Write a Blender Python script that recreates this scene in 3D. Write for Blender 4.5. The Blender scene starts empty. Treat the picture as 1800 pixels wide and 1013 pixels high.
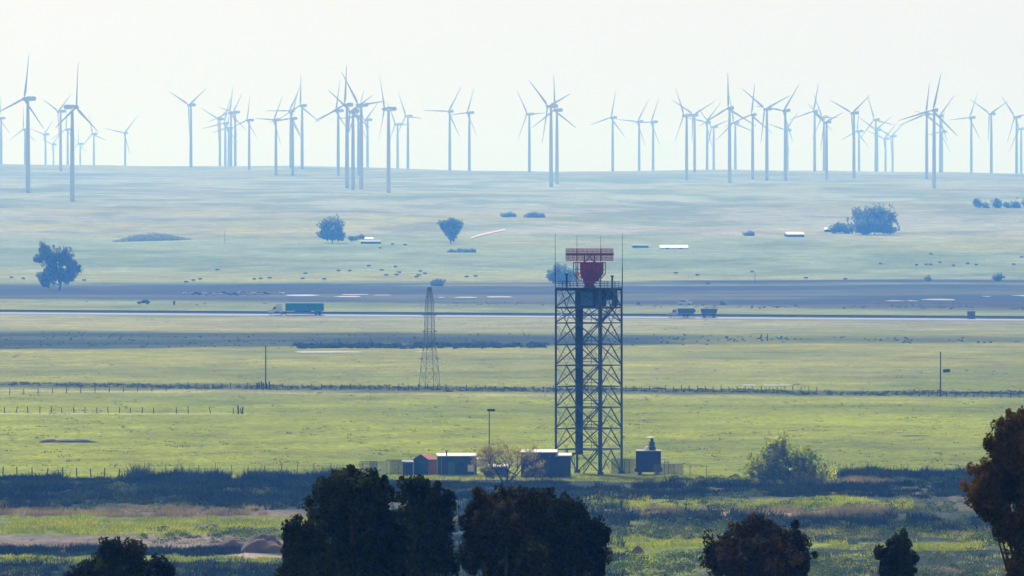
import bpy, math, random
import numpy as np
R = math.radians
random.seed(7); rng = np.random.default_rng(11)
scene = bpy.context.scene
C = scene.collection

# ------------------------------------------------------------------ camera, sky, sun, exposure
CZ, FPX, CXP, CYP, EYE = 39.0, 15000.0, 900.0, 506.5, 374.0
PITCH = math.atan((CYP - EYE) / FPX)
cam = bpy.data.cameras.new('camera'); cam.sensor_width = 36; cam.lens = 300
cam.clip_start = 1; cam.clip_end = 80000
camo = bpy.data.objects.new('camera', cam); C.objects.link(camo)
camo.location = (0, 0, CZ); camo.rotation_euler = (R(90) - PITCH, 0, 0)
scene.camera = camo

SUN_EL, SUN_AZ = 44.0, -14.0            # degrees; azimuth from +Y, positive to the right
w = bpy.data.worlds.new('World'); scene.world = w; w.use_nodes = True
nt = w.node_tree; bg = nt.nodes['Background']
sky = nt.nodes.new('ShaderNodeTexSky'); sky.sky_type = 'NISHITA'; sky.sun_disc = False
sky.sun_elevation = R(SUN_EL); sky.sun_rotation = R(SUN_AZ)
sky.air_density = 1.0; sky.dust_density = 1.0; sky.ozone_density = 1.0; sky.altitude = 0
hs = nt.nodes.new('ShaderNodeHueSaturation'); hs.inputs['Saturation'].default_value = 0.02
nt.links.new(sky.outputs[0], hs.inputs['Color']); nt.links.new(hs.outputs[0], bg.inputs['Color'])
bg.inputs['Strength'].default_value = 0.0655
sun = bpy.data.lights.new('sun', 'SUN'); sun.energy = 4.2; sun.angle = R(0.5); sun.color = (1.0, 0.98, 0.955)
so = bpy.data.objects.new('sun', sun); C.objects.link(so)
so.location = (-400, 2000, 900)
so.rotation_euler = (R(SUN_EL - 90), 0, R(-SUN_AZ))
vs = scene.view_settings
vs.view_transform = 'Standard'; vs.look = 'None'; vs.gamma = 1; vs.use_curve_mapping = False
vs.exposure = 0.38
cy = scene.cycles
cy.max_bounces = 6; cy.diffuse_bounces = 2; cy.glossy_bounces = 2; cy.transmission_bounces = 3
cy.volume_bounces = 3; cy.transparent_max_bounces = 24; cy.use_denoising = True
cy.sample_clamp_indirect = 4

# ------------------------------------------------------------------ pixel <-> place helpers (real metres)
CA, SA = math.cos(PITCH), math.sin(PITCH)
def ray(px, py):
    X = (px - CXP) / FPX; V = -(py - CYP) / FPX
    y = CA + SA * V; z = -SA + CA * V
    return X / y, z / y
def P(px, py, d):
    ux, uz = ray(px, py); return (ux * d, d, CZ + uz * d)
def vnoise(x, y, seed=0):
    x = np.asarray(x, float); y = np.asarray(y, float)
    xi = np.floor(x).astype(np.int64); yi = np.floor(y).astype(np.int64)
    fx = x - xi; fy = y - yi; fx = fx * fx * (3 - 2 * fx); fy = fy * fy * (3 - 2 * fy)
    def hsh(a, b):
        n = (a * 374761393 + b * 668265263 + seed * 1442695) & 0xffffffff
        n = ((n ^ (n >> 13)) * 1274126177) & 0xffffffff
        return ((n ^ (n >> 16)) & 0xffff) / 65535.0
    return (hsh(xi, yi) * (1 - fx) + hsh(xi + 1, yi) * fx) * (1 - fy) + (hsh(xi, yi + 1) * (1 - fx) + hsh(xi + 1, yi + 1) * fx) * fy
def fbm(x, y, seed=0, o=4):
    s = 0; a = .5
    for k in range(o):
        s = s + a * vnoise(np.asarray(x) * 2 ** k, np.asarray(y) * 2 ** k, seed + k); a *= .5
    return s
_pd = np.array([-400, 20, 100, 200, 300, 400, 520, 700, 3400, 4300, 4800, 5600, 6400, 7200, 8500, 9600, 10600, 11200, 12500, 14000, 16000, 22000.])
_ph = np.array([37.2, 37.2, 33, 25.5, 18.5, 12, 5, 0, 0, 1.2, 6, 19, 37, 53, 69.5, 83, 93.8, 95, 88, 90, 88, 70.])
_gd = np.arange(-400, 22001, 20.0); _gh = np.interp(_gd, _pd, _ph)
_k = np.hanning(27); _k /= _k.sum()
_gs = np.convolve(np.pad(_gh, 13, mode='edge'), _k, 'valid'); _gs[_gd < 900] = _gh[_gd < 900]
def H(x, d):
    x = np.asarray(x, float); d = np.asarray(d, float)
    h = np.interp(d, _gd, _gs)
    r = np.clip((d - 4400) / 3000, 0, 1)
    h = h - 0.0075 * x * np.clip((d - 5000) / 5000, 0, 1)
    h = h + r * (5.0 * (vnoise(x / 420 + 3, d / 900, 5) - .5) + 2.2 * (vnoise(x / 130, d / 420, 6) - .5))
    h = h + np.clip((d - 7500) / 3000, 0, 1) * 4.2 * (vnoise(x / 260 + 9, d / 1500, 8) - .5 + .5 * (vnoise(x / 90, d / 900, 9) - .5))
    return h
_ds = np.arange(500, 10700, 4.0)
def G(px, py):
    ux, uz = ray(px, py); hit = np.nonzero(CZ + uz * _ds <= H(ux * _ds, _ds))[0]
    d = float(_ds[hit[0]]) if len(hit) else 10600.0
    return (ux * d, d, float(H(ux * d, d)))
def S(d): return d / FPX
def flat_d(py):                                   # depth of level ground seen at row py
    return CZ / -ray(0, py)[1] if np.isscalar(py) else -CZ / (( -SA + CA * (-(py - CYP) / FPX)) / (CA + SA * (-(py - CYP) / FPX)))

# ------------------------------------------------------------------ materials
def mat(name, col, rough=.7, var=.0, vscale=1.0, metal=0, spec=.3, trans=0.0, island=0.0, alpha=None, bump=0.0, col2=None, c2s=.3):
    m = bpy.data.materials.new(name); m.use_nodes = True
    n = m.node_tree.nodes; l = m.node_tree.links; b = n['Principled BSDF']; out = n['Material Output']
    b.inputs['Roughness'].default_value = rough; b.inputs['Metallic'].default_value = metal
    b.inputs['Specular IOR Level'].default_value = spec
    rgb = n.new('ShaderNodeRGB'); rgb.outputs[0].default_value = (*col, 1); src = rgb.outputs[0]
    if col2:
        tc = n.new('ShaderNodeTexCoord'); no = n.new('ShaderNodeTexNoise'); no.inputs['Scale'].default_value = c2s; no.inputs['Detail'].default_value = 3; l.new(tc.outputs['Object'], no.inputs['Vector'])
        cr = n.new('ShaderNodeValToRGB'); cr.color_ramp.elements[0].position = .42; cr.color_ramp.elements[1].position = .66
        cr.color_ramp.elements[0].color = (*col, 1); cr.color_ramp.elements[1].color = (*col2, 1); l.new(no.outputs['Fac'], cr.inputs[0]); src = cr.outputs[0]
    if var or bump:
        tc = n.new('ShaderNodeTexCoord'); no = n.new('ShaderNodeTexNoise'); no.inputs['Scale'].default_value = vscale; no.inputs['Detail'].default_value = 5
        l.new(tc.outputs['Object'], no.inputs['Vector'])
        mr = n.new('ShaderNodeMapRange'); mr.inputs['To Min'].default_value = 1 - var; mr.inputs['To Max'].default_value = 1 + var
        mr.inputs['From Min'].default_value = .25; mr.inputs['From Max'].default_value = .75
        l.new(no.outputs['Fac'], mr.inputs['Value'])
        vm = n.new('ShaderNodeVectorMath'); vm.operation = 'SCALE'; l.new(src, vm.inputs[0]); l.new(mr.outputs[0], vm.inputs['Scale']); src = vm.outputs[0]
        if bump:
            bp = n.new('ShaderNodeBump'); bp.inputs['Strength'].default_value = bump; l.new(no.outputs['Fac'], bp.inputs['Height']); l.new(bp.outputs[0], b.inputs['Normal'])
    if island:
        ge = n.new('ShaderNodeNewGeometry'); mr = n.new('ShaderNodeMapRange'); mr.inputs['To Min'].default_value = 1 - island; mr.inputs['To Max'].default_value = 1 + island
        l.new(ge.outputs['Random Per Island'], mr.inputs['Value'])
        vm = n.new('ShaderNodeVectorMath'); vm.operation = 'SCALE'; l.new(src, vm.inputs[0]); l.new(mr.outputs[0], vm.inputs['Scale']); src = vm.outputs[0]
    l.new(src, b.inputs['Base Color'])
    if trans:
        t = n.new('ShaderNodeBsdfTranslucent'); l.new(src, t.inputs['Color'])
        mx = n.new('ShaderNodeMixShader'); mx.inputs[0].default_value = trans
        l.new(b.outputs[0], mx.inputs[1]); l.new(t.outputs[0], mx.inputs[2]); l.new(mx.outputs[0], out.inputs['Surface'])
    if alpha is not None:
        t = n.new('ShaderNodeBsdfTransparent'); mx = n.new('ShaderNodeMixShader'); mx.inputs[0].default_value = alpha
        l.new(t.outputs[0], mx.inputs[1]); l.new(b.outputs[0], mx.inputs[2]); l.new(mx.outputs[0], out.inputs['Surface'])
    return m
M = dict(
    turbine=mat('turbine_paint', (.70, .71, .72), .5, .04, .05),
    steel=mat('galvanised_steel', (.03, .065, .09), .6, .3, .8),
    darksteel=mat('dark_steel', (.018, .035, .05), .6, .2, .8),
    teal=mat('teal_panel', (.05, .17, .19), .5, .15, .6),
    navy=mat('navy_panel', (.02, .035, .06), .55, .15, .6),
    red=mat('aviation_red', (.56, .012, .03), .5, .2, 1.0),
    darkred=mat('dark_red', (.22, .004, .016), .5, .15, 1.0),
    white=mat('white_paint', (.8, .8, .78), .45, .05, .7),
    roofw=mat('glint_white_roof', (.54, .54, .52), .5, .2, .5, spec=.4),  # pale base colour stands in for backlit roof glint
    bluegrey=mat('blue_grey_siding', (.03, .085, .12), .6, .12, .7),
    terracotta=mat('terracotta_siding', (.50, .20, .11), .7, .2, .7),
    wood=mat('weathered_wood', (.07, .06, .05), .9, .3, 2.0),
    concrete=mat('concrete', (.35, .34, .32), .9, .15, .4),
    asphalt=mat('wet_asphalt', (.06, .06, .065), .07, .2, .02, spec=1.0),
    rail=mat('rail_steel', (.09, .10, .11), .6, .2, .1),
    water=mat('ruffled_pond_water', (.03, .04, .04), .32, spec=1.0),
    glass=mat('vehicle_glass', (.02, .025, .03), .05, spec=.8),
    rubber=mat('rubber', (.02, .02, .02), .9),
    trailer=mat('teal_trailer', (.0, .20, .24), .4, .08, .3),
    car_w=mat('car_white', (.75, .75, .75), .2, spec=.6), car_d=mat('car_dark', (.03, .04, .06), .2, spec=.6), car_s=mat('car_silver', (.4, .42, .45), .2, metal=.6),
    dump=mat('dump_body_paint', (.03, .07, .12), .5, .2, .4),
    rust=mat('brown_hut_paint', (.20, .13, .10), .8, .2, .5),
    cow=mat('cow_hide', (.025, .02, .018), .9, .4, .8),
    bark=mat('bark', (.05, .04, .03), .95, .3, 3.0), paleb=mat('pale_bark', (.10, .08, .06), .95, .3, 3.0),
    pine=mat('pine_needles', (.012, .020, .008), .8, .35, .6, trans=.32, island=.4, spec=.1, col2=(.045, .056, .013), c2s=.6),
    pine2=mat('pine_needles_warm', (.014, .020, .009), .8, .35, .6, trans=.25, island=.5, spec=.1, col2=(.06, .05, .014), c2s=.45),
    euc=mat('eucalyptus_leaves', (.034, .040, .011), .7, .4, .5, trans=.3, island=.35, spec=.1, col2=(.20, .115, .02), c2s=.55),
    redbush=mat('reddish_leaves', (.024, .022, .011), .8, .4, .5, trans=.25, island=.5, spec=.1, col2=(.085, .055, .022), c2s=.5),
    shrub=mat('olive_shrub_leaves', (.28, .36, .02), .8, .3, .5, trans=.6, island=.5, spec=.1, col2=(.58, .58, .05), c2s=.35),
    fartree=mat('far_tree_leaves', (.055, .065, .035), .9, .3, .05, trans=.3, island=.4, spec=.1),
    farpale=mat('haze_paled_far_leaves', (.24, .26, .17), .9, .3, .05, trans=.5, island=.4, spec=.1),  # leaf colour lightened to stand in for thicker haze
    bud=mat('spring_buds', (.40, .31, .03), .8, .3, .8, trans=.5, island=.4, spec=.1),
    budp=mat('pale_blossom_leaves', (.24, .20, .07), .8, .3, .8, trans=.4, island=.4, spec=.1),
    tuft=mat('coarse_pasture_grass', (.10, .125, .008), .9, .3, .1, trans=.4, island=.5, spec=.03, col2=(.20, .19, .03), c2s=.02),
    reed=mat('dark_reeds', (.016, .024, .012), .9, .4, .12, trans=.15, island=.6, spec=.03, col2=(.05, .07, .015), c2s=.07),
    scrub=mat('green_scrub_leaves', (.05, .095, .010), .9, .4, .15, trans=.35, island=.6, spec=.05, col2=(.15, .18, .015), c2s=.12),
    bright=mat('bright_grass_blades', (.26, .31, .006), .9, .3, .1, trans=.55, island=.5, spec=.05, col2=(.42, .42, .01), c2s=.08),
    dry=mat('dry_grass_blades', (.22, .175, .085), .9, .3, .1, trans=.4, island=.4, spec=.05, col2=(.36, .29, .11), c2s=.1),
    dirt=mat('bare_dirt', (.16, .115, .085), .95, .3, .6, bump=.4),
    pylon=mat('weathered_pylon_steel', (.15, .17, .18), .6, .2, .5),
    link=mat('chain_link_mesh', (.18, .2, .2), .6, alpha=.28),
    panel=mat('dark_panel', (.03, .05, .07), .6, .2, .8),  # even dark blue-grey base colour
)

# ------------------------------------------------------------------ mesh helpers
class MB:
    def __init__(s): s.v = []; s.f = []
    def add(s, vs, fs):
        o = len(s.v); s.v += [tuple(p) for p in vs]; s.f += [tuple(i + o for i in f) for f in fs]; return s
    def box(s, c, size, rz=0):
        x, y, z = [q / 2 for q in size]; ca, sa = math.cos(rz), math.sin(rz)
        vs = []
        for dz in (-z, z):
            for dx, dy in ((-x, -y), (x, -y), (x, y), (-x, y)):
                vs.append((c[0] + dx * ca - dy * sa, c[1] + dx * sa + dy * ca, c[2] + dz))
        return s.add(vs, [(3, 2, 1, 0), (4, 5, 6, 7), (0, 1, 5, 4), (1, 2, 6, 5), (2, 3, 7, 6), (3, 0, 4, 7)])
    def tube(s, p0, p1, r0, r1=None, n=6, cap=True):
        r1 = r0 if r1 is None else r1
        p0 = np.array(p0, float); p1 = np.array(p1, float); d = p1 - p0; L = np.linalg.norm(d)
        if L < 1e-6: return s
        d /= L; a = np.array((0, 0, 1.)) if abs(d[2]) < .9 else np.array((1., 0, 0))
        u = np.cross(d, a); u /= np.linalg.norm(u); v = np.cross(d, u)
        off = math.pi / n
        vs = [p0 + r0 * (math.cos(off + 2 * math.pi * k / n) * u + math.sin(off + 2 * math.pi * k / n) * v) for k in range(n)]
        vs += [p1 + r1 * (math.cos(off + 2 * math.pi * k / n) * u + math.sin(off + 2 * math.pi * k / n) * v) for k in range(n)]
        fs = [(k, k + n, (k + 1) % n + n, (k + 1) % n) for k in range(n)]
        if cap: fs += [tuple(range(n)), tuple(range(2 * n - 1, n - 1, -1))]
        return s.add(vs, fs)
    def bar(s, p0, p1, wd): return s.tube(p0, p1, wd * .7071, n=4)
    def prism(s, prof, y0, y1):                    # profile in x,z extruded along y
        n = len(prof)
        vs = [(x, y0, z) for x, z in prof] + [(x, y1, z) for x, z in prof]
        fs = [(k, (k + 1) % n, (k + 1) % n + n, k + n) for k in range(n)] + [tuple(range(n - 1, -1, -1)), tuple(range(n, 2 * n))]
        return s.add(vs, fs)
    def lathe(s, prof, c=(0, 0, 0), n=16):         # profile of (r,z)
        vs = []; fs = []
        for r, z in prof:
            for k in range(n):
                a = 2 * math.pi * k / n; vs.append((c[0] + r * math.cos(a), c[1] + r * math.sin(a), c[2] + z))
        for i in range(len(prof) - 1):
            for k in range(n):
                fs.append((i * n + k, i * n + (k + 1) % n, (i + 1) * n + (k + 1) % n, (i + 1) * n + k))
        fs.append(tuple(range(n - 1, -1, -1))); o = (len(prof) - 1) * n; fs.append(tuple(range(o, o + n)))
        return s.add(vs, fs)
    def mesh(s, name, m, smooth=False):
        me = bpy.data.meshes.new(name); me.from_pydata([tuple(map(float, p)) for p in s.v], [], s.f); me.update()
        if m: me.materials.append(m)
        if smooth: me.polygons.foreach_set('use_smooth', [True] * len(me.polygons))
        return me
    def build(s, name, m, parent=None, smooth=False): return ob(name, s.mesh(name, m, smooth), parent)
def ob(name, me, parent=None, loc=(0, 0, 0), rot=(0, 0, 0)):
    o = bpy.data.objects.new(name, me); C.objects.link(o); o.location = loc; o.rotation_euler = rot
    if parent is not None: o.parent = parent
    return o
def tag(o, label, cat, group=None, kind=None):
    if label: o['label'] = label
    if cat: o['category'] = cat
    if group: o['group'] = group
    if kind: o['kind'] = kind
    return o
def thing(name, label, cat, loc, rz=0, group=None):
    o = bpy.data.objects.new(name, None); C.objects.link(o); o.location = loc; o.rotation_euler = (0, 0, rz); o.empty_display_size = .5
    return tag(o, label, cat, group)
def np_mesh(name, V, F, m, smooth=False):          # V (n,3), F (k,c) all the same corner count
    me = bpy.data.meshes.new(name); V = np.ascontiguousarray(V, np.float32); F = np.ascontiguousarray(F, np.int32)
    k, c = F.shape
    me.vertices.add(len(V)); me.vertices.foreach_set('co', V.ravel())
    me.loops.add(k * c); me.loops.foreach_set('vertex_index', F.ravel())
    me.polygons.add(k); me.polygons.foreach_set('loop_start', np.arange(0, k * c, c, dtype=np.int32))
    if smooth: me.polygons.foreach_set('use_smooth', np.ones(k, bool))
    me.update(calc_edges=True); me.validate()
    if m: me.materials.append(m)
    return me
def leaf_mesh(name, cen, size, m, up=0.0):         # diamond leaves: cen (n,3), size (n,)
    n = len(cen); size = np.asarray(size).reshape(-1, 1) * np.ones((n, 1))
    a = rng.normal(size=(n, 3)); a[:, 2] += up; a /= np.linalg.norm(a, axis=1, keepdims=True)
    b = rng.normal(size=(n, 3)); b -= (b * a).sum(1, keepdims=True) * a; b /= np.linalg.norm(b, axis=1, keepdims=True)
    V = np.stack([cen - a * size, cen + b * size * .45, cen + a * size, cen - b * size * .45], 1).reshape(-1, 3)
    return np_mesh(name, V, np.arange(4 * n).reshape(n, 4), m)
ORD = 'first second third fourth fifth sixth seventh eighth ninth tenth eleventh twelfth thirteenth fourteenth fifteenth sixteenth seventeenth eighteenth nineteenth'.split()
TENS = {2: 'twent', 3: 'thirt', 4: 'fort', 5: 'fift', 6: 'sixt', 7: 'sevent'}
def ordinal(n):
    if n < 20: return ORD[n - 1]
    t, u = divmod(n, 10)
    return TENS[t] + 'ieth' if u == 0 else TENS[t] + 'y-' + ORD[u - 1]

# ------------------------------------------------------------------ ground: one sheet from the camera's hill to beyond the ridge
rows_py = np.arange(1120, 512, -1.0)
rows = list(np.arange(-400, flat_d(1120.) - 10, 10.0)) + [float(flat_d(float(p))) for p in rows_py]
rows += list(np.arange(rows[-1] + 12, 11400, 14.0)) + list(np.arange(11500, 22001, 250.0))
rows = np.array(rows)
us = np.concatenate([np.linspace(-5200, -500, 24), np.arange(-480, 2281, 8.0), np.linspace(2300, 7000, 24)])
U, D = np.meshgrid((us - CXP) / FPX, rows)
X = U * np.maximum(D, 600); Z = H(X, D)
PX = CXP + FPX * X / np.maximum(D, 600)
PY = EYE + (CZ - np.interp(D, _gd, _gs)) * FPX / np.maximum(D, 600)      # row where that depth lies, for zoning only
def sst(a, b, x): t = np.clip((x - a) / (b - a), 0, 1); return t * t * (3 - 2 * t)
def band(y, a, b, s): return sst(a - s, a + s, y) * (1 - sst(b - s, b + s, y))
n1 = fbm(X / 60, D / 130, 21) - .47; n2 = fbm(X / 260, D / 420, 31) - .47; n3 = fbm(X / 9, D / 22, 41) - .47; n4 = fbm(X / 900, D / 700, 51) - .47
n5 = fbm(X / 140, D / 60, 61) - .47; n6 = fbm(X / 210, D / 150, 71) - .47
G1 = np.array((.205, .240, .0005)); G2 = np.array((.195, .205, .045)); TAN = np.array((.30, .275, .18)); DARK = np.array((.014, .028, .018))
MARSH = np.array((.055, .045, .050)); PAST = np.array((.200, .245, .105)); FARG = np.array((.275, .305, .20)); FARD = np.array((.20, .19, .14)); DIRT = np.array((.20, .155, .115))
col = np.zeros(X.shape + (3,)) + G1
def put(mask, c): 
    global col
    col = col * (1 - mask[..., None]) + np.asarray(c) * mask[..., None]
Yw = PY + n1 * 10
put(1 - sst(690, 720, Yw), .5 * G1 + .5 * G2)
put(1 - sst(640, 690, Yw), G2)
put(1 - sst(470, 610, Yw), PAST)
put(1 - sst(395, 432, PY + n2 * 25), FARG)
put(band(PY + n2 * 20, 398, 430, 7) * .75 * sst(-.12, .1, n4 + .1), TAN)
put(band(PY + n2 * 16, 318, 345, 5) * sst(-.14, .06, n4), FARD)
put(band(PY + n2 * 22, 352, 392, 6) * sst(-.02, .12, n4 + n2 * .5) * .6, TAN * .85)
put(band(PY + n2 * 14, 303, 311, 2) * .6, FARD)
# patches of worn, yellower and greyer pasture
put(.6 * sst(.0, .16, n2) * (1 - sst(800, 840, PY)), (.27, .265, .025))
put(.55 * sst(.0, .15, -n1 - n2 * .5) * (1 - sst(800, 840, PY)), (.125, .16, .02))
put(.5 * sst(.10, .2, n3) * band(PY, 560, 835, 10), (.14, .155, .02))
dl = 676 + .0095 * PX
put(band(PY + n3 * 4, dl - 4, dl + 6, 2) * .85, (.045, .06, .03))
put(band(PY + n3 * 2, dl + 9, dl + 12, 1.2) * .55 * sst(-.2, .1, n2), TAN * 1.2)
put(band(PY + n3 * 2, 726.5, 728.5, 1) * (1 - sst(300, 460, PX)) * .7, TAN * 1.3)
b1 = band(PY + n1 * 9, 584 + .003 * PX, 613 - .006 * PX, 3) * (1 - .8 * sst(1100, 1350, PX))
b1 = np.maximum(b1, .9 * band(PY + n5 * 26, 586 + .003 * PX, 611 - .006 * PX, 4) * (1 - .75 * sst(1100, 1350, PX)))
put(b1 * (.80 + .20 * sst(-.12, .04, n5)), DARK)
put(b1 * sst(.13, .22, n5) * .35, G2)
put(band(PY + n1 * 8, 592, 603, 3) * sst(1150, 1500, PX) * .5, DARK)
b2 = band(PY + n2 * 8, 499 - .002 * PX, 526 + .010 * PX, 4) 
b2 = np.maximum(b2 * .8, band(PY + n6 * 26, 500 - .002 * PX, 528 + .009 * PX, 4))
put(b2 * (.68 + .32 * sst(-.14, .06, n6)), MARSH * .62)
put(band(PY + n6 * 20, 500, 506, 2) * .8, DARK * 1.6); put(band(PY - n6 * 22, 517, 523, 2) * sst(-.05, .08, n6) * .7, DARK * 1.6)
put(band(PY + n1 * 10, 556, 582, 4) * .35, TAN)
# near ground between the tower and the trees
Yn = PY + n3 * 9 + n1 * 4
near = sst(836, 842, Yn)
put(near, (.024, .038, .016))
lft = 1 - sst(470, 620, PX); rgt = sst(1010, 1090, PX); mid = (1 - lft) * (1 - rgt)
put(band(Yn, 835, 843, 2) * sst(640, 680, PX) * (1 - sst(1180, 1260, PX)), (.15, .17, .05))
put(lft * band(Yn, 894, 909, 3), (.17, .13, .10)); put(lft * band(Yn, 909, 941, 3), (.13, .17, .02)); put(lft * band(Yn, 941, 966, 4), (.17, .14, .115))
put(lft * band(Yn, 980, 990, 3), (.13, .17, .02)); put(band(Yn, 1003, 1030, 2) * (1 - sst(60, 90, PX)), (.3, .26, .22))
pth = band(PY + n3 * 4 - (PX - 320) * .115, 958, 968, 2.5) * band(PX, 320, 560, 15); put(pth, (.36, .29, .22))
put(rgt * band(Yn, 876, 896, 4) * (1 - .9 * sst(1540, 1640, PX)), (.13, .16, .025)); put(rgt * band(Yn, 896, 908, 3) * (1 - sst(1480, 1580, PX)), (.24, .19, .10))
put(rgt * band(Yn, 953, 966, 3) * sst(-.2, .05, n1 + .1), (.17, .21, .015)); put(rgt * band(Yn, 1000, 1006, 3) * .6, (.22, .18, .14))
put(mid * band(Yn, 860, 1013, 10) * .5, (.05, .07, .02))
put(near * sst(.03, .14, n1) * band(Yn, 845, 935, 4) * .8, (.13, .14, .03)); put(near * sst(.04, .16, n3 - n1 * .5) * band(Yn, 850, 935, 4) * .5, (.15, .125, .07)); put(near * rgt * sst(.02, .12, n1) * band(Yn, 930, 1020, 4) * .8, (.15, .20, .012)); put(near * rgt * sst(.02, .12, -n1) * band(Yn, 930, 1020, 4) * .7, (.014, .024, .01))
put(band(Yn, 836, 850, 3) * sst(1440, 1480, PX) * (1 - sst(1540, 1580, PX)), (.2, .19, .07))
put(1 - sst(550, 800, D), (.10, .12, .03))
col *= (1 + .35 * n3 + .25 * n1)[..., None]
nr, nc = X.shape
idx = np.arange(nr * nc).reshape(nr, nc)
F = np.stack([idx[:-1, :-1], idx[:-1, 1:], idx[1:, 1:], idx[1:, :-1]], -1).reshape(-1, 4)
gm = bpy.data.materials.new('pasture_ground'); gm.use_nodes = True
n = gm.node_tree.nodes; l = gm.node_tree.links; b = n['Principled BSDF']; b.inputs['Roughness'].default_value = 1; b.inputs['Specular IOR Level'].default_value = .05
at = n.new('ShaderNodeAttribute'); at.attribute_name = 'soil'
tc = n.new('ShaderNodeTexCoord'); src = at.outputs['Color']
for sc_, va, sy in ((.9, .30, .35), (.30, .22, .6), (.06, .22, .5), (.012, .15, .6)):
    mp = n.new('ShaderNodeMapping'); mp.inputs['Scale'].default_value = (1, sy, 1); l.new(tc.outputs['Object'], mp.inputs['Vector'])
    no = n.new('ShaderNodeTexNoise'); no.inputs['Scale'].default_value = sc_; no.inputs['Detail'].default_value = 4; l.new(mp.outputs[0], no.inputs['Vector'])
    mr = n.new('ShaderNodeMapRange'); mr.inputs['From Min'].default_value = .3; mr.inputs['From Max'].default_value = .7; mr.inputs['To Min'].default_value = 1 - va; mr.inputs['To Max'].default_value = 1 + va
    l.new(no.outputs['Fac'], mr.inputs['Value']); vm = n.new('ShaderNodeVectorMath'); vm.operation = 'SCALE'; l.new(src, vm.inputs[0]); l.new(mr.outputs[0], vm.inputs['Scale']); src = vm.outputs[0]
l.new(src, b.inputs['Base Color'])
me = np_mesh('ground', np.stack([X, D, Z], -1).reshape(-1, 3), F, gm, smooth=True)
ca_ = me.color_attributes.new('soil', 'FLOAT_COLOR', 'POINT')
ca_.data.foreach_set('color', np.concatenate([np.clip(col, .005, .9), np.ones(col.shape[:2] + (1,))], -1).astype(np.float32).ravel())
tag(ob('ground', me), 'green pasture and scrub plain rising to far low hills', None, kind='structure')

# ------------------------------------------------------------------ road and ponds
def road_d(px): return CZ * FPX / (549.5 + .0068 * px + 3 - EYE)
V = []; F = []
pxs = np.arange(-900, 2700, 30.0)
for p in pxs:
    d = road_d(p); x = (p - CXP) / FPX * d
    V += [(x, d - 17, .02), (x, d - 16, .30), (x, d + 14, 1.25), (x, d + 18, .02)]
for i in range(len(pxs) - 1):
    for k in range(3): F.append((i * 4 + k, i * 4 + 4 + k, i * 4 + 5 + k, i * 4 + 1 + k))
tag(ob('road', np_mesh('road', np.array(V), np.array(F), M['asphalt'])), 'wet grey highway shining across the plain', None, kind='structure')
gr = thing('guard_rail', 'long dark steel guard rail along far edge of highway', 'guard rail', (0, float(road_d(900)) + 15, 0))
gb = MB(); oy = gr.location[1]
for a, c in zip(pxs[:-1], pxs[1:]):
    for q in (a,):
        d0, d1 = road_d(a) + 15, road_d(c) + 15
        gb.add([((a - 900) / FPX * d0, d0 - oy, .85), ((c - 900) / FPX * d1, d1 - oy, .85), ((c - 900) / FPX * d1, d1 - oy, 1.62), ((a - 900) / FPX * d0, d0 - oy, 1.62),
                ((a - 900) / FPX * d0, d0 - oy + .3, .85), ((c - 900) / FPX * d1, d1 - oy + .3, .85), ((c - 900) / FPX * d1, d1 - oy + .3, 1.62), ((a - 900) / FPX * d0, d0 - oy + .3, 1.62)],
               [(0, 1, 2, 3), (5, 4, 7, 6), (3, 2, 6, 7)])
gb.build('beam', M['rail'], gr)
def pond(px0, px1, py, hh, label, seed):
    cx = (px0 + px1) / 2; g = G(cx, py); hw = (px1 - px0) / 2 * S(g[1])
    d0 = G(cx, py + hh)[1]; d1 = G(cx, py - hh)[1]; hd = max(abs(d1 - d0) / 2, 6)
    V = [(0, 0, 0)]; N = 40
    for k in range(N):
        a = 2 * math.pi * k / N; r = .75 + .5 * float(vnoise(4 + 2 * math.cos(a), 4 + 2 * math.sin(a), seed))
        V.append((hw * math.copysign(abs(math.cos(a)) ** .8, math.cos(a)) * min(r, 1.1), hd * math.sin(a) * r, 0))
    o = ob('pond', np_mesh('pond', np.array(V), np.array([(0, k + 1, (k + 1) % N + 1) for k in range(N)]), M['water']), None, (g[0], g[1], g[2] + (.06 if g[1] < 3000 else .25)))
    tag(o, label, None, kind='structure')
for i, a in enumerate([(508, 632, 619, 1.3), (503, 562, 520.5, 1.6), (588, 632, 522.5, 1.4), (600, 650, 519, .8), (655, 690, 520, .7), (770, 782, 524, .8), (800, 840, 524, 1.1), (855, 900, 523, 1.1), (482, 500, 516, 1.0),
                       (1555, 1590, 530, .9), (1595, 1612, 530, .7), (1622, 1680, 528, 1.4), (1727, 1742, 522, .6), (1782, 1860, 521, 1.5), (1040, 1060, 522, .6),
                       (1305, 1330, 678, .7), (1340, 1390, 678, .8), (728, 760, 619, .6)]):
    pond(*a, 'pale pool of water lying in the plain', 60 + i)

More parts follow.
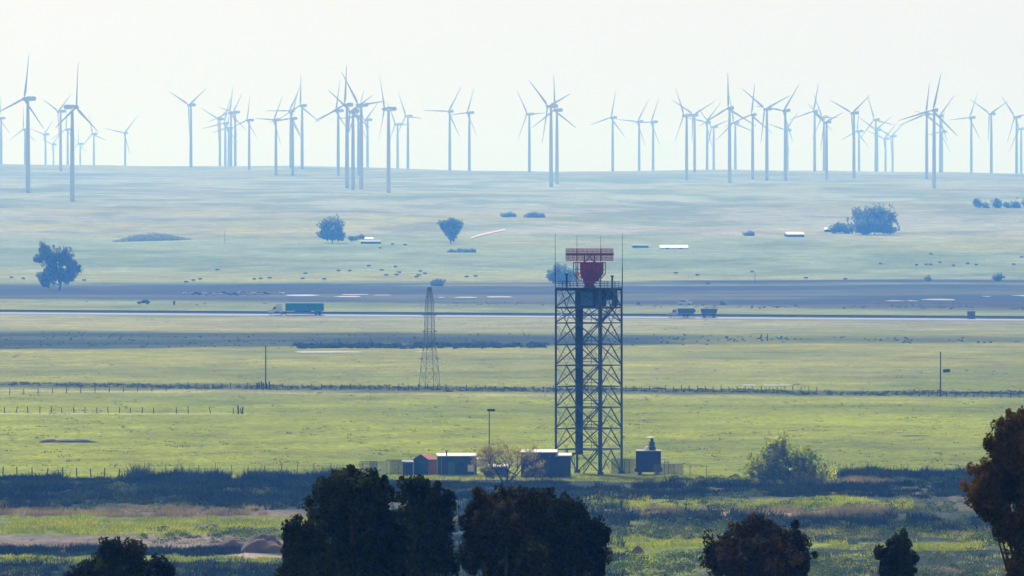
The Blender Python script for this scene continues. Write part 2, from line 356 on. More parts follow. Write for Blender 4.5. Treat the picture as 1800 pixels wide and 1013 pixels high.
# ------------------------------------------------------------------ wind turbines
ROT = 42.0
def turbine_meshes():
    t = MB().lathe([(2.2, -4), (2.05, 0), (1.9, .35), (1.65, .7), (1.15, 1.0)], n=20).mesh('tower', M['turbine'], True)
    nb = MB(); prof = [(-3.0, -1.5), (-3.0, 1.6), (-2.2, 2.1), (6.2, 2.1), (7.6, 1.2), (7.6, -.8), (6.0, -1.7), (-2.2, -1.8)]
    nv = [(-1.75, y, z) for y, z in prof] + [(1.75, y, z) for y, z in prof]; q = len(prof)
    nb.add(nv, [(k, k + q, (k + 1) % q + q, (k + 1) % q) for k in range(q)] + [tuple(range(q)), tuple(range(2 * q - 1, q - 1, -1))])
    nb.box((0, 5.6, 2.5), (.3, .3, 1.0))
    nac = nb.mesh('nacelle', M['turbine'])
    hb = MB(); hv = []; rr = [(-2.6, .15), (-2.2, .9), (-1.4, 1.45), (-.2, 1.7), (1.1, 1.6)]
    for y, r in rr:
        for k in range(14): hv.append((r * math.cos(2 * math.pi * k / 14), y, r * math.sin(2 * math.pi * k / 14)))
    hf = [(i * 14 + k, i * 14 + (k + 1) % 14, (i + 1) * 14 + (k + 1) % 14, (i + 1) * 14 + k) for i in range(4) for k in range(14)] + [tuple(range(14)), tuple(range(69, 55, -1))]
    hub = hb.add(hv, hf).mesh('hub', M['turbine'], True)
    bb = MB(); bv = []; st = [(1.2, 1.9, 1.0, 0), (3, 1.9, .95, 8), (6.5, 3.4, .5, 14), (10, 3.3, .34, 11), (18, 2.5, .22, 6), (28, 1.75, .16, 3), (37, 1.15, .10, 1), (41, .7, .06, 0), (42, .15, .03, 0)]
    for z, ch, th, tw in st:
        tw = R(tw); n_ = 10
        for k in range(n_):
            a = 2 * math.pi * k / n_; cx = ch * .5 * math.cos(a) + ch * .15; cyy = ch * th * .5 * math.sin(a)
            bv.append((cx * math.cos(tw) - cyy * math.sin(tw), cx * math.sin(tw) + cyy * math.cos(tw) - .0012 * z * z * .6, z))
    bf = [(i * 10 + k, i * 10 + (k + 1) % 10, (i + 1) * 10 + (k + 1) % 10, (i + 1) * 10 + k) for i in range(len(st) - 1) for k in range(10)] + [tuple(range(len(bv) - 1, len(bv) - 11, -1))]
    blade = bb.add(bv, bf).mesh('blade', M['turbine'], True)
    return t, nac, hub, blade
TM = turbine_meshes()
# tower x, hub row, base row (or depth if > 5000), blade phase, face-on factor, facing (+1 right)
TUR = [(49, 174, 339, 12, .66, -1), (127, 188.7, 354, 2, .5, 1), (106.5, 196, 301, 55, .6, -1), (80, 236.5, 14200, 46, .7, -1), (94, 254, 15800, 50, .7, -1), (44, 228, 12600, 2, .7, -1),
 (2, 208, 11000, 10, .66, -1), (-4, 236, 14000, 12, .66, -1), (165, 235.7, 13600, -12, .75, -1), (119, 228, 13800, 5, .7, -1), (141, 253, 15600, 0, .6, -1), (220, 234, 13400, 42, .92, -1),
 (335.6, 184.8, 294, 57, .74, -1), (386.5, 209.7, 11400, 56, .75, -1), (396, 217, 12600, 18, .85, -1), (406, 198.5, 11000, 10, .85, -1), (413.5, 197.5, 10700, 42, .6, -1), (402, 225.6, 13400, 20, .6, -1), (438, 211.6, 299, 14, .6, -1),
 (485, 210.8, 308, 33, .65, -1), (514.5, 208.5, 309, 22, .75, -1), (511, 195, 296, 30, .85, -1), (531, 186, 297, 3, .8, -1), (594.5, 195, 309, 14, .65, -1), (610, 184.7, 331, 5, .8, -1), (620.5, 196, 334, 65, .7, -1), (635, 184.7, 333, 85, .7, -1), (630, 205, 9300, 25, .7, -1), (646, 211, 12400, 48, .7, -1),
 (683, 192, 339, -27, .25, -1), (699, 218.8, 12900, -30, .6, -1), (717, 204.5, 11300, -25, .65, -1), (790.6, 196, 298, 32, .88, -1), (825, 198.4, 298, 25, .65, -1),
 (930.5, 200.8, 303, -32, .65, -1), (968.6, 187, 329, 72, .62, -1), (979, 194, 323, 0, .72, -1), (1077, 207, 11800, 15, .75, -1), (1123.5, 214, 12000, 35, .75, -1), (1148, 214.7, 12200, 28, .65, -1),
 (1207, 203, 317, -28, .5, -1), (1221, 201.5, 303, 62, .88, -1), (1243, 215, 11900, 42, .85, -1), (1254.5, 223.3, 12900, 75, .7, -1), (1282.5, 190.5, 321, 0, .9, -1), (1292.5, 216, 12400, -10, .8, -1), (1323, 202, 315, 8, .88, -1), (1348, 191.8, 317, 67, .8, -1),
 (1380.5, 194.7, 317, 38, .78, -1), (1384, 229, 14000, 45, .7, -1), (1432, 196, 300, 12, .88, -1), (1453, 215, 316, 70, .7, -1), (1448.5, 206, 11300, -28, .6, -1),
 (1501, 199, 313, 55, .72, -1), (1510, 231, 14100, 10, .6, -1), (1539.5, 210.6, 11400, -18, .78, -1), (1542, 228.5, 13800, 60, .7, -1), (1556.6, 244, 15200, 50, .7, -1), (1569, 239.7, 14800, 55, .7, -1),
 (1629, 201, 315, 8, .92, -1), (1642, 194, 331, 14, .92, -1), (1653, 204, 303, 40, .88, -1), (1656, 232, 14000, 20, .6, -1), (1707.4, 207, 303, 25, .7, -1), (1742.5, 200.4, 304, 62, .76, -1), (1787, 205.8, 304, 80, .7, -1), (1795, 226.4, 13400, -30, .7, -1)]
order = sorted(range(len(TUR)), key=lambda i: TUR[i][0]); rank = {i: k + 1 for k, i in enumerate(order)}
THT = []
for i, (tx, hy, by, ph, c, fc) in enumerate(TUR):
    d = by if by > 5000 else G(tx, by)[1]
    ux, uz = ray(tx, hy); x = ux * d; hz = CZ + uz * d; gz = float(H(x, d)); ht = hz - gz; THT.append((i, round(d), round(ht)))
    pose = 'one blade straight up' if abs(ph) < 18 else 'one blade hanging down' if 48 < ph < 75 else 'one blade up to the right' if 18 <= ph < 48 else 'one blade up to the left'
    far = 'near dark' if d < 8500 else 'pale far' if d > 11900 else 'hazy blue'
    t = thing('wind_turbine', f'{far} wind turbine with {pose}, {ordinal(rank[i])} tower from the left', 'wind turbine', (x, d, gz), fc * math.acos(c), 'wind turbines along the ridge')
    sz = ht / 80.0 if by > 5000 else ht / 80.0
    k_ = min(max(ht / 80.0, .8), 1.25)
    tw = ob('tower', TM[0], t); tw.scale = (k_, k_, 1); 
    # tower profile is in fractions of its height above the base ring
    tw.scale = (k_, k_, ht - 1.6 * k_)
    na = ob('nacelle', TM[1], t, (0, 0, ht)); na.scale = (k_,) * 3
    hb = ob('hub', TM[2], t, (0, -4.2 * k_, ht), (0, R(ph), 0)); hb.scale = (k_,) * 3
    for q in range(3): ob('blade', TM[3], hb, (0, 0, 0), (0, R(120 * q), 0)).scale = (.72, .8, .93)
print('TUR', THT)
TM[0].vertices.foreach_get  # (tower mesh is shared; its z runs 0..1)
for v in TM[0].vertices:
    if v.co.z < 0: v.co.z = -.06

# ------------------------------------------------------------------ trees
def blob_tree(name, label, bpx, d, lobes, leaf, dens, ml, mb=None, puff=.6, base=None, group=None, up=.3, depth=.85, trunk_r=None, cat='tree', ragged=1.0):
    s = S(d); B = np.array((ray(bpx, 400)[0] * d, d, float(H(ray(bpx, 400)[0] * d, d))))
    t = thing(name, label, cat, tuple(B), 0, group)
    cs = []; tops = []
    for (px, py, rx, ry) in lobes:
        off = rng.uniform(-.5, .5) * rx * s
        c = np.array(P(px, py, d)) + (0, off, 0) - B; c[2] = max(c[2], ry * s * .4)
        rad = np.array((rx * s, rx * s * depth, ry * s)); tops.append((c, rad))
        area = 4 * math.pi * ((rad[0] * rad[1]) ** 1.6 / 3 + 2 * (rad[0] * rad[2]) ** 1.6 / 3) ** (1 / 1.6)
        npuf = max(int(area / (puff * puff) * .42), 5)
        g = rng.normal(size=(npuf, 3)); g /= np.linalg.norm(g, axis=1, keepdims=True)
        rr = rng.uniform(.30, 1.0, (npuf, 1)) ** .55
        out = (rng.uniform(size=(npuf, 1)) < .22) & (g[:, 2:3] > -.2); rr = np.where(out, rng.uniform(1.0, 1.0 + .22 * ragged, (npuf, 1)), rr)
        lump = vnoise(g[:, 0] * 2.6 + px, g[:, 2] * 2.6 + g[:, 1] * 1.7 + py, 3)[:, None]
        rr = rr * (1 + .30 * ragged * (lump - .42))
        pc = c + g * rr * rad
        hole = vnoise(pc[:, 0] / (puff * 3.2) + 40, pc[:, 2] / (puff * 3.2) + pc[:, 1] / (puff * 9), 9); pc = pc[hole > .19]
        pc = np.concatenate([pc, c + rng.uniform(-.6, .6, (npuf // 3, 3)) * rad])
        for q in pc:
            k = int(dens * rng.uniform(.5, 1.4)); v = rng.normal(size=(k, 3)); v /= np.linalg.norm(v, axis=1, keepdims=True)
            pr = puff * rng.uniform(.6, 1.25)
            cs.append(q + v * rng.uniform(.25, 1, (k, 1)) ** .5 * pr * (.8, .8, 1.15))
    cen = np.concatenate(cs); cen[:, 2] = np.maximum(cen[:, 2], .05)
    ob('crown', leaf_mesh('crown', cen, rng.uniform(.6, 1.2, len(cen)) * leaf, ml, up), t)
    tb = MB(); H_ = max(c[2] for c, r in tops); tr = trunk_r or H_ * .028
    lx = np.mean([c[0] for c, r in tops]); p = np.zeros(3); p[2] = -.4; segs = 6
    top = np.array((lx, 0, H_ * .75)); pts = [p]
    for k in range(1, segs + 1):
        f = k / segs; pts.append(np.array((lx * f ** 1.5, 0, 0)) + (rng.normal() * tr * .7, rng.normal() * tr * .7, top[2] * f))
    for k in range(segs): tb.tube(pts[k], pts[k + 1], tr * (1 - .8 * k / segs), tr * (1 - .8 * (k + 1) / segs), 7)
    for c, r in tops:
        j = int(np.clip(c[2] * .55 / top[2] * segs, 1, segs - 1)); a = pts[j]; m = (a + c) / 2 + np.array((0, 0, -.08 * np.linalg.norm(c - a)))
        r0 = tr * .45; tb.tube(a, m, r0, r0 * .7, 5); tb.tube(m, c, r0 * .7, r0 * .3, 5)
        for q in range(3):
            e = c + rng.normal(size=3) * r * .5; tb.tube(c, e, r0 * .3, r0 * .08, 4)
    tb.build('trunk', mb or M['bark'], t)
    return t
blob_tree('pine_tree', 'tall dark rounded pine, left of the two large dark clumps in front', 625, 236, [(612, 868, 46, 36), (655, 880, 40, 42), (580, 905, 42, 45), (640, 940, 70, 55), (575, 965, 55, 50), (680, 960, 45, 45), (630, 1010, 90, 50), (652, 845, 16, 14), (618, 843, 22, 16), (585, 872, 20, 24)], .08, 80, M['pine'], puff=.22)
blob_tree('pine_tree', 'low dark pine leaning out at the left foot of the tall rounded pine', 535, 228, [(528, 935, 24, 28), (515, 965, 20, 30), (540, 985, 38, 34), (520, 1005, 28, 24), (550, 950, 20, 30)], .072, 70, M['pine'], puff=.19)
blob_tree('pine_tree', 'slender dark pine with open lower trunk between the two large dark clumps', 748, 244, [(722, 872, 30, 28), (750, 880, 28, 30), (790, 895, 13, 36), (740, 915, 46, 34), (772, 930, 26, 24), (715, 925, 24, 30), (735, 852, 14, 10), (712, 955, 26, 26), (780, 960, 16, 18), (745, 985, 40, 26), (790, 990, 22, 22), (720, 1005, 30, 24)], .072, 70, M['pine'], puff=.19)
blob_tree('pine_tree', 'broad dark pine with tan-lit top, left half of the right-hand dark clump', 880, 233, [(836, 882, 17, 20), (872, 893, 36, 24), (905, 884, 34, 22), (848, 925, 42, 28), (890, 935, 52, 38), (905, 985, 60, 45), (850, 975, 36, 32), (865, 915, 46, 30), (930, 900, 24, 30)], .075, 76, M['pine2'], puff=.205)
blob_tree('pine_tree', 'broad dark pine sloping down to the right, right half of the right-hand dark clump', 985, 240, [(960, 888, 30, 24), (988, 905, 34, 34), (1036, 945, 26, 38), (972, 940, 50, 46), (1010, 960, 46, 46), (960, 1000, 70, 40), (1045, 985, 20, 30), (1015, 915, 16, 24)], .075, 76, M['pine'], puff=.205)
blob_tree('pine_tree', 'dark round-topped pine showing only its top at the lower left', 222, 250, [(215, 982, 30, 20), (175, 998, 30, 18), (258, 997, 32, 20), (225, 1014, 72, 26), (140, 1012, 18, 12), (290, 1005, 16, 18), (235, 965, 22, 12), (195, 968, 18, 14)], .075, 70, M['pine'], puff=.2)
blob_tree('leafy_tree', 'dark tree with reddish-brown sunlit rim at the bottom right', 1330, 254, [(1328, 940, 34, 26), (1288, 960, 40, 32), (1388, 958, 34, 34), (1330, 985, 80, 50), (1258, 988, 22, 30), (1400, 985, 26, 36), (1325, 922, 14, 12), (1365, 945, 22, 22)], .065, 60, M['redbush'], puff=.165)
blob_tree('leafy_tree', 'small narrow dark tree at bottom right, right of the reddish tree', 1580, 268, [(1582, 955, 16, 18), (1572, 978, 26, 22), (1590, 995, 26, 30), (1560, 1003, 18, 20)], .07, 50, M['pine'], puff=.14)
blob_tree('eucalyptus_tree', 'tall eucalyptus with orange-brown top cut off by the right edge', 1850, 214, [(1788, 748, 32, 26), (1752, 775, 22, 24), (1775, 800, 40, 36), (1750, 835, 42, 28), (1810, 810, 50, 60), (1728, 862, 34, 24), (1790, 865, 60, 36), (1745, 890, 38, 22), (1815, 915, 60, 50), (1780, 930, 36, 22), (1850, 780, 40, 60), (1860, 870, 60, 60), (1762, 905, 34, 20), (1805, 935, 20, 14), (1806, 985, 30, 34), (1785, 1005, 18, 18)], .06, 56, M['euc'], puff=.15, trunk_r=.10)
dS = G(1390, 852)[1]
blob_tree('olive_shrub', 'large round yellow-green bush standing alone right of the radar tower', 1388, dS, [(1366, 792, 24, 20), (1392, 792, 28, 20), (1345, 815, 28, 24), (1415, 812, 28, 24), (1380, 825, 40, 26), (1436, 832, 28, 18), (1332, 832, 28, 15), (1405, 838, 40, 14), (1378, 776, 16, 10)], .24, 17, M['shrub'], puff=.5, cat='shrub', trunk_r=.12)
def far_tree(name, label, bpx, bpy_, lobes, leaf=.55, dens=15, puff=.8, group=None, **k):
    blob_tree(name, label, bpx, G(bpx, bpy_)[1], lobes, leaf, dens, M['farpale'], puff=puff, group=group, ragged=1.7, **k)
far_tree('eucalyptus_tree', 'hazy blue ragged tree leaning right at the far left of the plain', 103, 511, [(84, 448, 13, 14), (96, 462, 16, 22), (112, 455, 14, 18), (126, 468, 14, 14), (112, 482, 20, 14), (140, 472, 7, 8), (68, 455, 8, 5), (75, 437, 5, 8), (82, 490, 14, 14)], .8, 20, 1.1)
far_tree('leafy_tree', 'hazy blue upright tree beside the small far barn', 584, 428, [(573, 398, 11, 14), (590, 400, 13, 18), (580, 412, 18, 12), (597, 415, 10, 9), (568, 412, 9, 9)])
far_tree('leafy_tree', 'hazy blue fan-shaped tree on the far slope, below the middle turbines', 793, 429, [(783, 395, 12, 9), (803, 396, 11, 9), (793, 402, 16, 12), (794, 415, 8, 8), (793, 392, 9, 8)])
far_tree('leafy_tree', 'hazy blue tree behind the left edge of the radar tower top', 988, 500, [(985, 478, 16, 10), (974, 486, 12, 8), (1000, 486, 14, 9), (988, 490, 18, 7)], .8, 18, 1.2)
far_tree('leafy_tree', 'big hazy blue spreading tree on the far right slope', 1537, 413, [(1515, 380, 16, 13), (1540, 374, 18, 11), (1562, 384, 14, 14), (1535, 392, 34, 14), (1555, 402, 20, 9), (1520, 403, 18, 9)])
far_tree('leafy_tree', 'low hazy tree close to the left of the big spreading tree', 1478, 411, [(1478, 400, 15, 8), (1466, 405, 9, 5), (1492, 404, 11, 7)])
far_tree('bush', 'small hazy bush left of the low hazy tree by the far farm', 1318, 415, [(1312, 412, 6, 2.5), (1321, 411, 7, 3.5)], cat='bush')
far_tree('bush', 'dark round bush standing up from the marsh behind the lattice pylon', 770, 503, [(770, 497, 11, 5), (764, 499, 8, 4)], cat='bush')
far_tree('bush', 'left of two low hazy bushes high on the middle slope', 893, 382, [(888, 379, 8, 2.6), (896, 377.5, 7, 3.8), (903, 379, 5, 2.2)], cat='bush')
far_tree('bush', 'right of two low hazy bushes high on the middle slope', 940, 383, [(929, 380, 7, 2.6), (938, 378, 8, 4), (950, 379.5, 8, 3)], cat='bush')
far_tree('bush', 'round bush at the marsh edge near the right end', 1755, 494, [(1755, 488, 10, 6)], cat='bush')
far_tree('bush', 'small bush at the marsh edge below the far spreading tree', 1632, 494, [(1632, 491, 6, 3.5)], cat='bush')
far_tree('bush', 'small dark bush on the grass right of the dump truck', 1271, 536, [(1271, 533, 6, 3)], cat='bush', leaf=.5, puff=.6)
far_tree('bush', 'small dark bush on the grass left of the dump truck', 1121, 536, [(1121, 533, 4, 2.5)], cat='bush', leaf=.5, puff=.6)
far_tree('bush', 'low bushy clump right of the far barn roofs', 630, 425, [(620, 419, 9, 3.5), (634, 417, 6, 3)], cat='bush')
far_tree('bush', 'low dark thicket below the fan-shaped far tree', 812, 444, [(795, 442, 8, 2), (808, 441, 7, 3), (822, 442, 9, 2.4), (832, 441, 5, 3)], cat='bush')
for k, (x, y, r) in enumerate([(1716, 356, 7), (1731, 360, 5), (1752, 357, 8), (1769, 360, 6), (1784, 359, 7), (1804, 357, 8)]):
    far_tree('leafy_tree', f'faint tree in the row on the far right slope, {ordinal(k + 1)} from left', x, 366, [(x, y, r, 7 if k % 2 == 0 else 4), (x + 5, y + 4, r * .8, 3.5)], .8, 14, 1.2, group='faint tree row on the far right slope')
# bare branching tree in front of the compound
def branches(tb, p, dr, L, r, depth, tips):
    q = p
    for k in range(2):
        dr2 = dr + rng.normal(size=3) * .13; dr2 /= np.linalg.norm(dr2); q2 = q + dr2 * L / 2
        tb.tube(q, q2, r * (1 - .2 * k), r * (1 - .2 * (k + 1)), 4 if depth < 4 else 6, cap=False); q = q2; dr = dr2
    tips.append(q)
    if depth == 0: return
    for k in range(3 if rng.random() < .55 else 2):
        nd = dr + rng.normal(size=3) * .55; nd[2] = nd[2] * .75 + .12; nd /= np.linalg.norm(nd)
        branches(tb, q, nd, L * rng.uniform(.68, .86), r * .62, depth - 1, tips)
gB = G(890, 851)
bt = thing('bare_tree', 'spreading bare tree with sparse golden buds in front of the shelters', 'tree', gB)
tb = MB(); tips = []
for a, tl in ((-1.1, 1.05), (-.5, .7), (.1, .3), (.6, .75), (1.15, 1.0), (2.6, .45)):
    dv = np.array((math.sin(a) * tl if a < 2 else .15, .4 * math.cos(a * 3) * tl, 1.0)); dv /= np.linalg.norm(dv)
    branches(tb, np.array((a * .12 if a < 2 else 0., 0, -.2)), dv, 2.0, .15, 5, tips)
tb.build('trunk', M['bark'], bt)
tp = np.array(tips); tp = tp[tp[:, 2] > 2.4]; tp = np.repeat(tp, 7, 0) + rng.normal(size=(len(tp) * 7, 3)) * .22
ob('buds', leaf_mesh('buds', tp, rng.uniform(.05, .12, len(tp)), M['bud']), bt)
blob_tree('small_tree', 'small pale brownish bush beside the bare tree trunk', 940, gB[1] + 12, [(940, 824, 11, 7), (929, 831, 9, 6), (949, 832, 8, 6)], .14, 22, M['budp'], puff=.3, trunk_r=.08, cat='bush')
blob_tree('small_tree', 'thin brown bush tucked between shelter and bare tree', 855, gB[1] + 14, [(855, 828, 9, 9), (862, 835, 10, 6)], .14, 16, M['budp'], puff=.3, trunk_r=.06, cat='bush')

# ------------------------------------------------------------------ radar tower
TD = 1275.0; ts = S(TD); TX = ray(1035, 500)[0] * TD; TBY = 834
rt = thing('radar_tower', 'tall dark steel lattice radar tower with stairs, platform and lightning rods', 'tower', (TX, TD, 0))
CR = [np.array((a * ts, b_ * ts, 0)) for a, b_ in ((-58, -20), (20, -58), (58, 20), (-20, 58))]
LV = [0.02] + [(TBY - q) * ts for q in (791, 754.5, 717.5, 680.5, 643.5, 606.5, 569, 542)]; PZ = (TBY - 509) * ts
for c in CR:
    MB().tube(c - (0, 0, .3), c + (0, 0, PZ), .19, .17, 8).box((c[0], c[1], .2), (.9, .9, .4)).build('leg', M['steel'], rt)
for i in range(4):
    a, b_ = CR[i], CR[(i + 1) % 4]
    for z in LV[1:]:
        MB().bar(a + (0, 0, z), b_ + (0, 0, z), .26 if z > LV[7] + .1 else .15).build('girt', M['steel'], rt)
    lv = LV + [PZ]
    for k in range(len(lv) - 1):
        z0, z1 = lv[k], lv[k + 1]; m = (a + b_) / 2 + (0, 0, z1 - .08)
        MB().bar(a + (0, 0, z0 + .1), m, .14).build('brace', M['steel'], rt)
        MB().bar(b_ + (0, 0, z0 + .1), m, .14).build('brace', M['steel'], rt)
        q0 = (a * .75 + b_ * .25) + (0, 0, (z0 + z1) / 2); q1 = (a * .25 + b_ * .75) + (0, 0, (z0 + z1) / 2)
        MB().bar(q0, a + (0, 0, z1 - .3), .04).bar(q0, (a * .5 + b_ * .5) + (0, 0, z0 + .1), .04).bar(q1, b_ + (0, 0, z1 - .3), .04).bar(q1, (a * .5 + b_ * .5) + (0, 0, z0 + .1), .04).build('secondary_brace', M['steel'], rt)
        if k > 6: 
            m0 = (a + b_) / 2 + (0, 0, z0 + .05)
            MB().bar(m0, (a * .75 + b_ * .25) + (0, 0, z1 - .1), .08).bar(m0, (a * .25 + b_ * .75) + (0, 0, z1 - .1), .08).build('brace', M['steel'], rt)
# cable chase with its horizontal run to the shelter
cb = MB()
for k in range(5): cb.tube((-1.85 + .22 * k, 1.5, 3.0), (-1.85 + .22 * k, 1.5, PZ), .085, n=6)
cb.box((-1.42, 1.6, PZ / 2 + 1.4), (1.15, .12, PZ - 2.8))
for q in range(24): cb.box((-1.42, 1.4, 3.6 + q), (1.2, .06, .12))
cb.build('cable_ladder', M['darksteel'], rt)
MB().box((-3.1, 1.5, 2.95), (4.4, .5, .22)).tube((-1.0, 1.5, 3.5), (-1.6, 1.5, 3.0), .3, n=8).bar((-3.0, 1.5, 0), (-3.0, 1.5, 2.9), .12).bar((-4.6, 1.5, 0), (-4.6, 1.5, 2.9), .12).build('cable_bridge', M['darksteel'], rt)
MB().tube((1.45, -4.3, .2), (1.45, -4.3, PZ), .09, n=6).tube((1.9, -4.2, .2), (1.9, -4.2, PZ - 3), .07, n=6).build('conduit', M['steel'], rt)
# stairs and landings
for k in range(7):
    z0, z1 = LV[k] + .05, LV[k + 1]; sg = 1 if k % 2 == 0 else -1; yy = -.55 if k % 2 == 0 else .55
    x0, x1 = .45 - sg * 1.25, .45 + sg * 1.25; f = MB()
    for dy in (-.4, .4):
        f.bar((x0, yy + dy, z0), (x1, yy + dy, z1), .12); f.bar((x0, yy + dy, z0 + 1.0), (x1, yy + dy, z1 + 1.0), .05); f.bar((x0, yy + dy, z0 + .55), (x1, yy + dy, z1 + .55), .04)
        for q in range(5): u = q / 4; f.bar((x0 + (x1 - x0) * u, yy + dy, z0 + (z1 - z0) * u), (x0 + (x1 - x0) * u, yy + dy, z0 + 1.0 + (z1 - z0) * u), .045)
    for q in range(1, 14): u = q / 14; f.box((x0 + (x1 - x0) * u, yy, z0 + (z1 - z0) * u), (.24, .8, .04))
    f.build('stair_flight', M['steel'], rt)
    ld = MB().box((.45, 0, z1 - .05), (3.1, 2.4, .16))
    for xx in (-1.1, .4, 2.0):
        for yy2 in (-1.18, 1.18): ld.bar((xx, yy2, z1), (xx, yy2, z1 + 1.05), .05)
    for yy2 in (-1.18, 1.18): ld.bar((-1.1, yy2, z1 + 1.05), (2.0, yy2, z1 + 1.05), .05); ld.bar((-1.1, yy2, z1 + .55), (2.0, yy2, z1 + .55), .04)
    ld.build('stair_landing', M['steel'], rt)
f = MB(); 
for dy in (-.35, .35):
    f.bar((1.95, -2.2 + dy, LV[7] + .1), (4.0, -1.6 + dy, LV[8] + .3), .18); f.bar((1.95, -2.2 + dy, LV[7] + 1.1), (4.0, -1.6 + dy, LV[8] + 1.3), .07)
for q in range(1, 10): u = q / 10; f.box((1.95 + 2.05 * u, -2.2 + .6 * u, LV[7] + .1 + (LV[8] - LV[7] + .2) * u), (.25, .7, .04))
f.build('stair_flight', M['darksteel'], rt)
for z, (xa, xb) in ((LV[7], (-.6, 1.9)),):
    MB().box(((xa + xb) / 2, -.6, z), (xb - xa, 1.8, .14)).build('stair_landing', M['steel'], rt)
# equipment under the platform
ec = MB().box((.05, -.3, (LV[8] + PZ) / 2 - .05), (3.3, 3.2, PZ - LV[8] - .15), R(-20)).build('equipment_cabin', M['navy'], rt)
MB().box((-.35, -2.05, (LV[8] + PZ) / 2 - .1), (1.9, .06, 2.0), R(-20)).build('access_panel', M['teal'], ec)
er = MB().box((3.0, .2, (LV[8] + PZ) / 2 + .5), (2.0, 2.0, 1.5), R(-20)).box((3.9, .9, (LV[8] + PZ) / 2 - .4), (.7, .7, 1.6), R(-20)).box((2.3, -.6, (LV[8] + PZ) / 2 - .6), (.6, .8, 1.2))
er.build('equipment_cabinet', M['darksteel'], rt)
# platform and railing
def inset(c, k): return np.array((c[0] * k, c[1] * k, 0))
pf = MB(); cc = [inset(c, 1.02) for c in CR]
pf.add([tuple(c + (0, 0, PZ)) for c in cc] + [tuple(c + (0, 0, PZ + .22)) for c in cc], [(3, 2, 1, 0), (4, 5, 6, 7), (0, 1, 5, 4), (1, 2, 6, 5), (2, 3, 7, 6), (3, 0, 4, 7)])
for k in (-.5, 0, .5): pf.bar(CR[0] * (1 - abs(k)) + (0, 0, PZ - .15), CR[2] * (1 - abs(k)) + (0, 0, PZ - .15), .25)
pf.build('platform', M['darksteel'], rt)
for i in range(4):
    a, b_ = cc[i], cc[(i + 1) % 4]
    for k in range(6):
        p = a + (b_ - a) * k / 6; MB().bar(p + (0, 0, PZ + .22), p + (0, 0, PZ + 1.15), .06).build('rail_post', M['steel'], rt)
    rl = MB()
    for z in (.5, .82, 1.12): rl.bar(a + (0, 0, PZ + z), b_ + (0, 0, PZ + z), .05)
    rl.build('hand_rail', M['steel'], rt)
for c, zb in zip(cc, (8.3, 7.9, 8.3, 7.9)):
    MB().tube(c + (0, 0, PZ + .2), c + (0, 0, PZ + 3.3), .075, n=6).tube(c + (0, 0, PZ + 3.3), c + (0, 0, PZ + zb), .045, .025, n=6).build('lightning_rod', M['steel'], rt)
for (px, hgt) in ((996, 1.9), (1076, 1.6)):
    x = (px - 1035) * ts; MB().box((x, -1.2, PZ + .22 + hgt / 2), (.28, .28, hgt)).box((x, -1.2, PZ + .3 + hgt), (.5, .5, .2)).build('obstruction_light', M['darksteel'], rt)

# rotating antenna on top
AZ = PZ + .22; ra = thing('radar_antenna', 'red rotating radar antenna with curved reflector and long slotted bar on tower top', 'antenna', (TX + .1, TD, AZ))
MB().lathe([(.95, 0), (.95, .12), (.7, .2), (.7, .55), (1.0, .6), (1.0, .8), (.6, .85)], n=20).build('pedestal', M['darkred'], ra)
tt = MB()
for sx in (-1, 1):
    for sy in (-1, 1):
        tt.bar((sx * .6, sy * .5, .8), (sx * 1.3, sy * .55, 1.7), .16); tt.bar((sx * .6, sy * .5, .8), (sx * .25, sy * .5, 2.9), .14); tt.bar((sx * 1.3, sy * .5, 1.7), (sx * .2, sy * .5, 2.9), .1)
tt.box((0, 0, 1.3), (1.5, 1.0, .9)).box((0, -.3, 2.2), (1.1, .8, 1.1)).box((.9, -.4, 1.5), (.5, .5, .6)).box((-.7, -.6, 1.75), (.4, .4, .5))
tt.build('turntable', M['darkred'], ra)
def refl(u, v):                                    # u -1..1, v 0..1
    hw = 1.55 + .85 * sst(0, .45, np.array(v)) ; z = .95 + 2.75 * v
    return (u * float(hw), .55 + .55 * u * u * -1 + .5 * (v - .55) ** 2 * -1, z)
rf = MB(); NU, NV = 14, 8
grid = [refl(-1 + 2 * i / NU, j / NV) for j in range(NV + 1) for i in range(NU + 1)]
rf.add(grid + [(x, y + .05, z) for x, y, z in grid], [(j * (NU + 1) + i, j * (NU + 1) + i + 1, (j + 1) * (NU + 1) + i + 1, (j + 1) * (NU + 1) + i) for j in range(NV) for i in range(3, NU - 1)] +
       [((NV + 1) * (NU + 1) + j * (NU + 1) + i + 1, (NV + 1) * (NU + 1) + j * (NU + 1) + i, (NV + 1) * (NU + 1) + (j + 1) * (NU + 1) + i, (NV + 1) * (NU + 1) + (j + 1) * (NU + 1) + i + 1) for j in range(NV) for i in range(3, NU - 1)])
rfo = rf.build('reflector', M['red'], ra)
for i in range(NU + 1):
    rb = MB()
    for j in range(NV): a, b_ = np.array(refl(-1 + 2 * i / NU, j / NV)), np.array(refl(-1 + 2 * i / NU, (j + 1) / NV)); rb.bar(a - (0, .1, 0), b_ - (0, .1, 0), .10 if i not in (0, NU) else .13)
    rb.build('rib', M['red'] if i % 2 else M['darkred'], rfo)
for j in (0, 3, 5, 8):
    rb = MB()
    for i in range(NU): a, b_ = np.array(refl(-1 + 2 * i / NU, j / NV)), np.array(refl(-1 + 2 * (i + 1) / NU, j / NV)); rb.bar(a - (0, .16, 0), b_ - (0, .16, 0), .16 if j == 8 else .11)
    rb.build('rib', M['red'], rfo)
fd = MB().bar((0, .4, 1.0), (0, 2.6, .7), .2).box((0, 2.7, 1.3), (.5, .5, 1.3)); fd.build('feed_horn', M['red'], ra)
sp = MB()
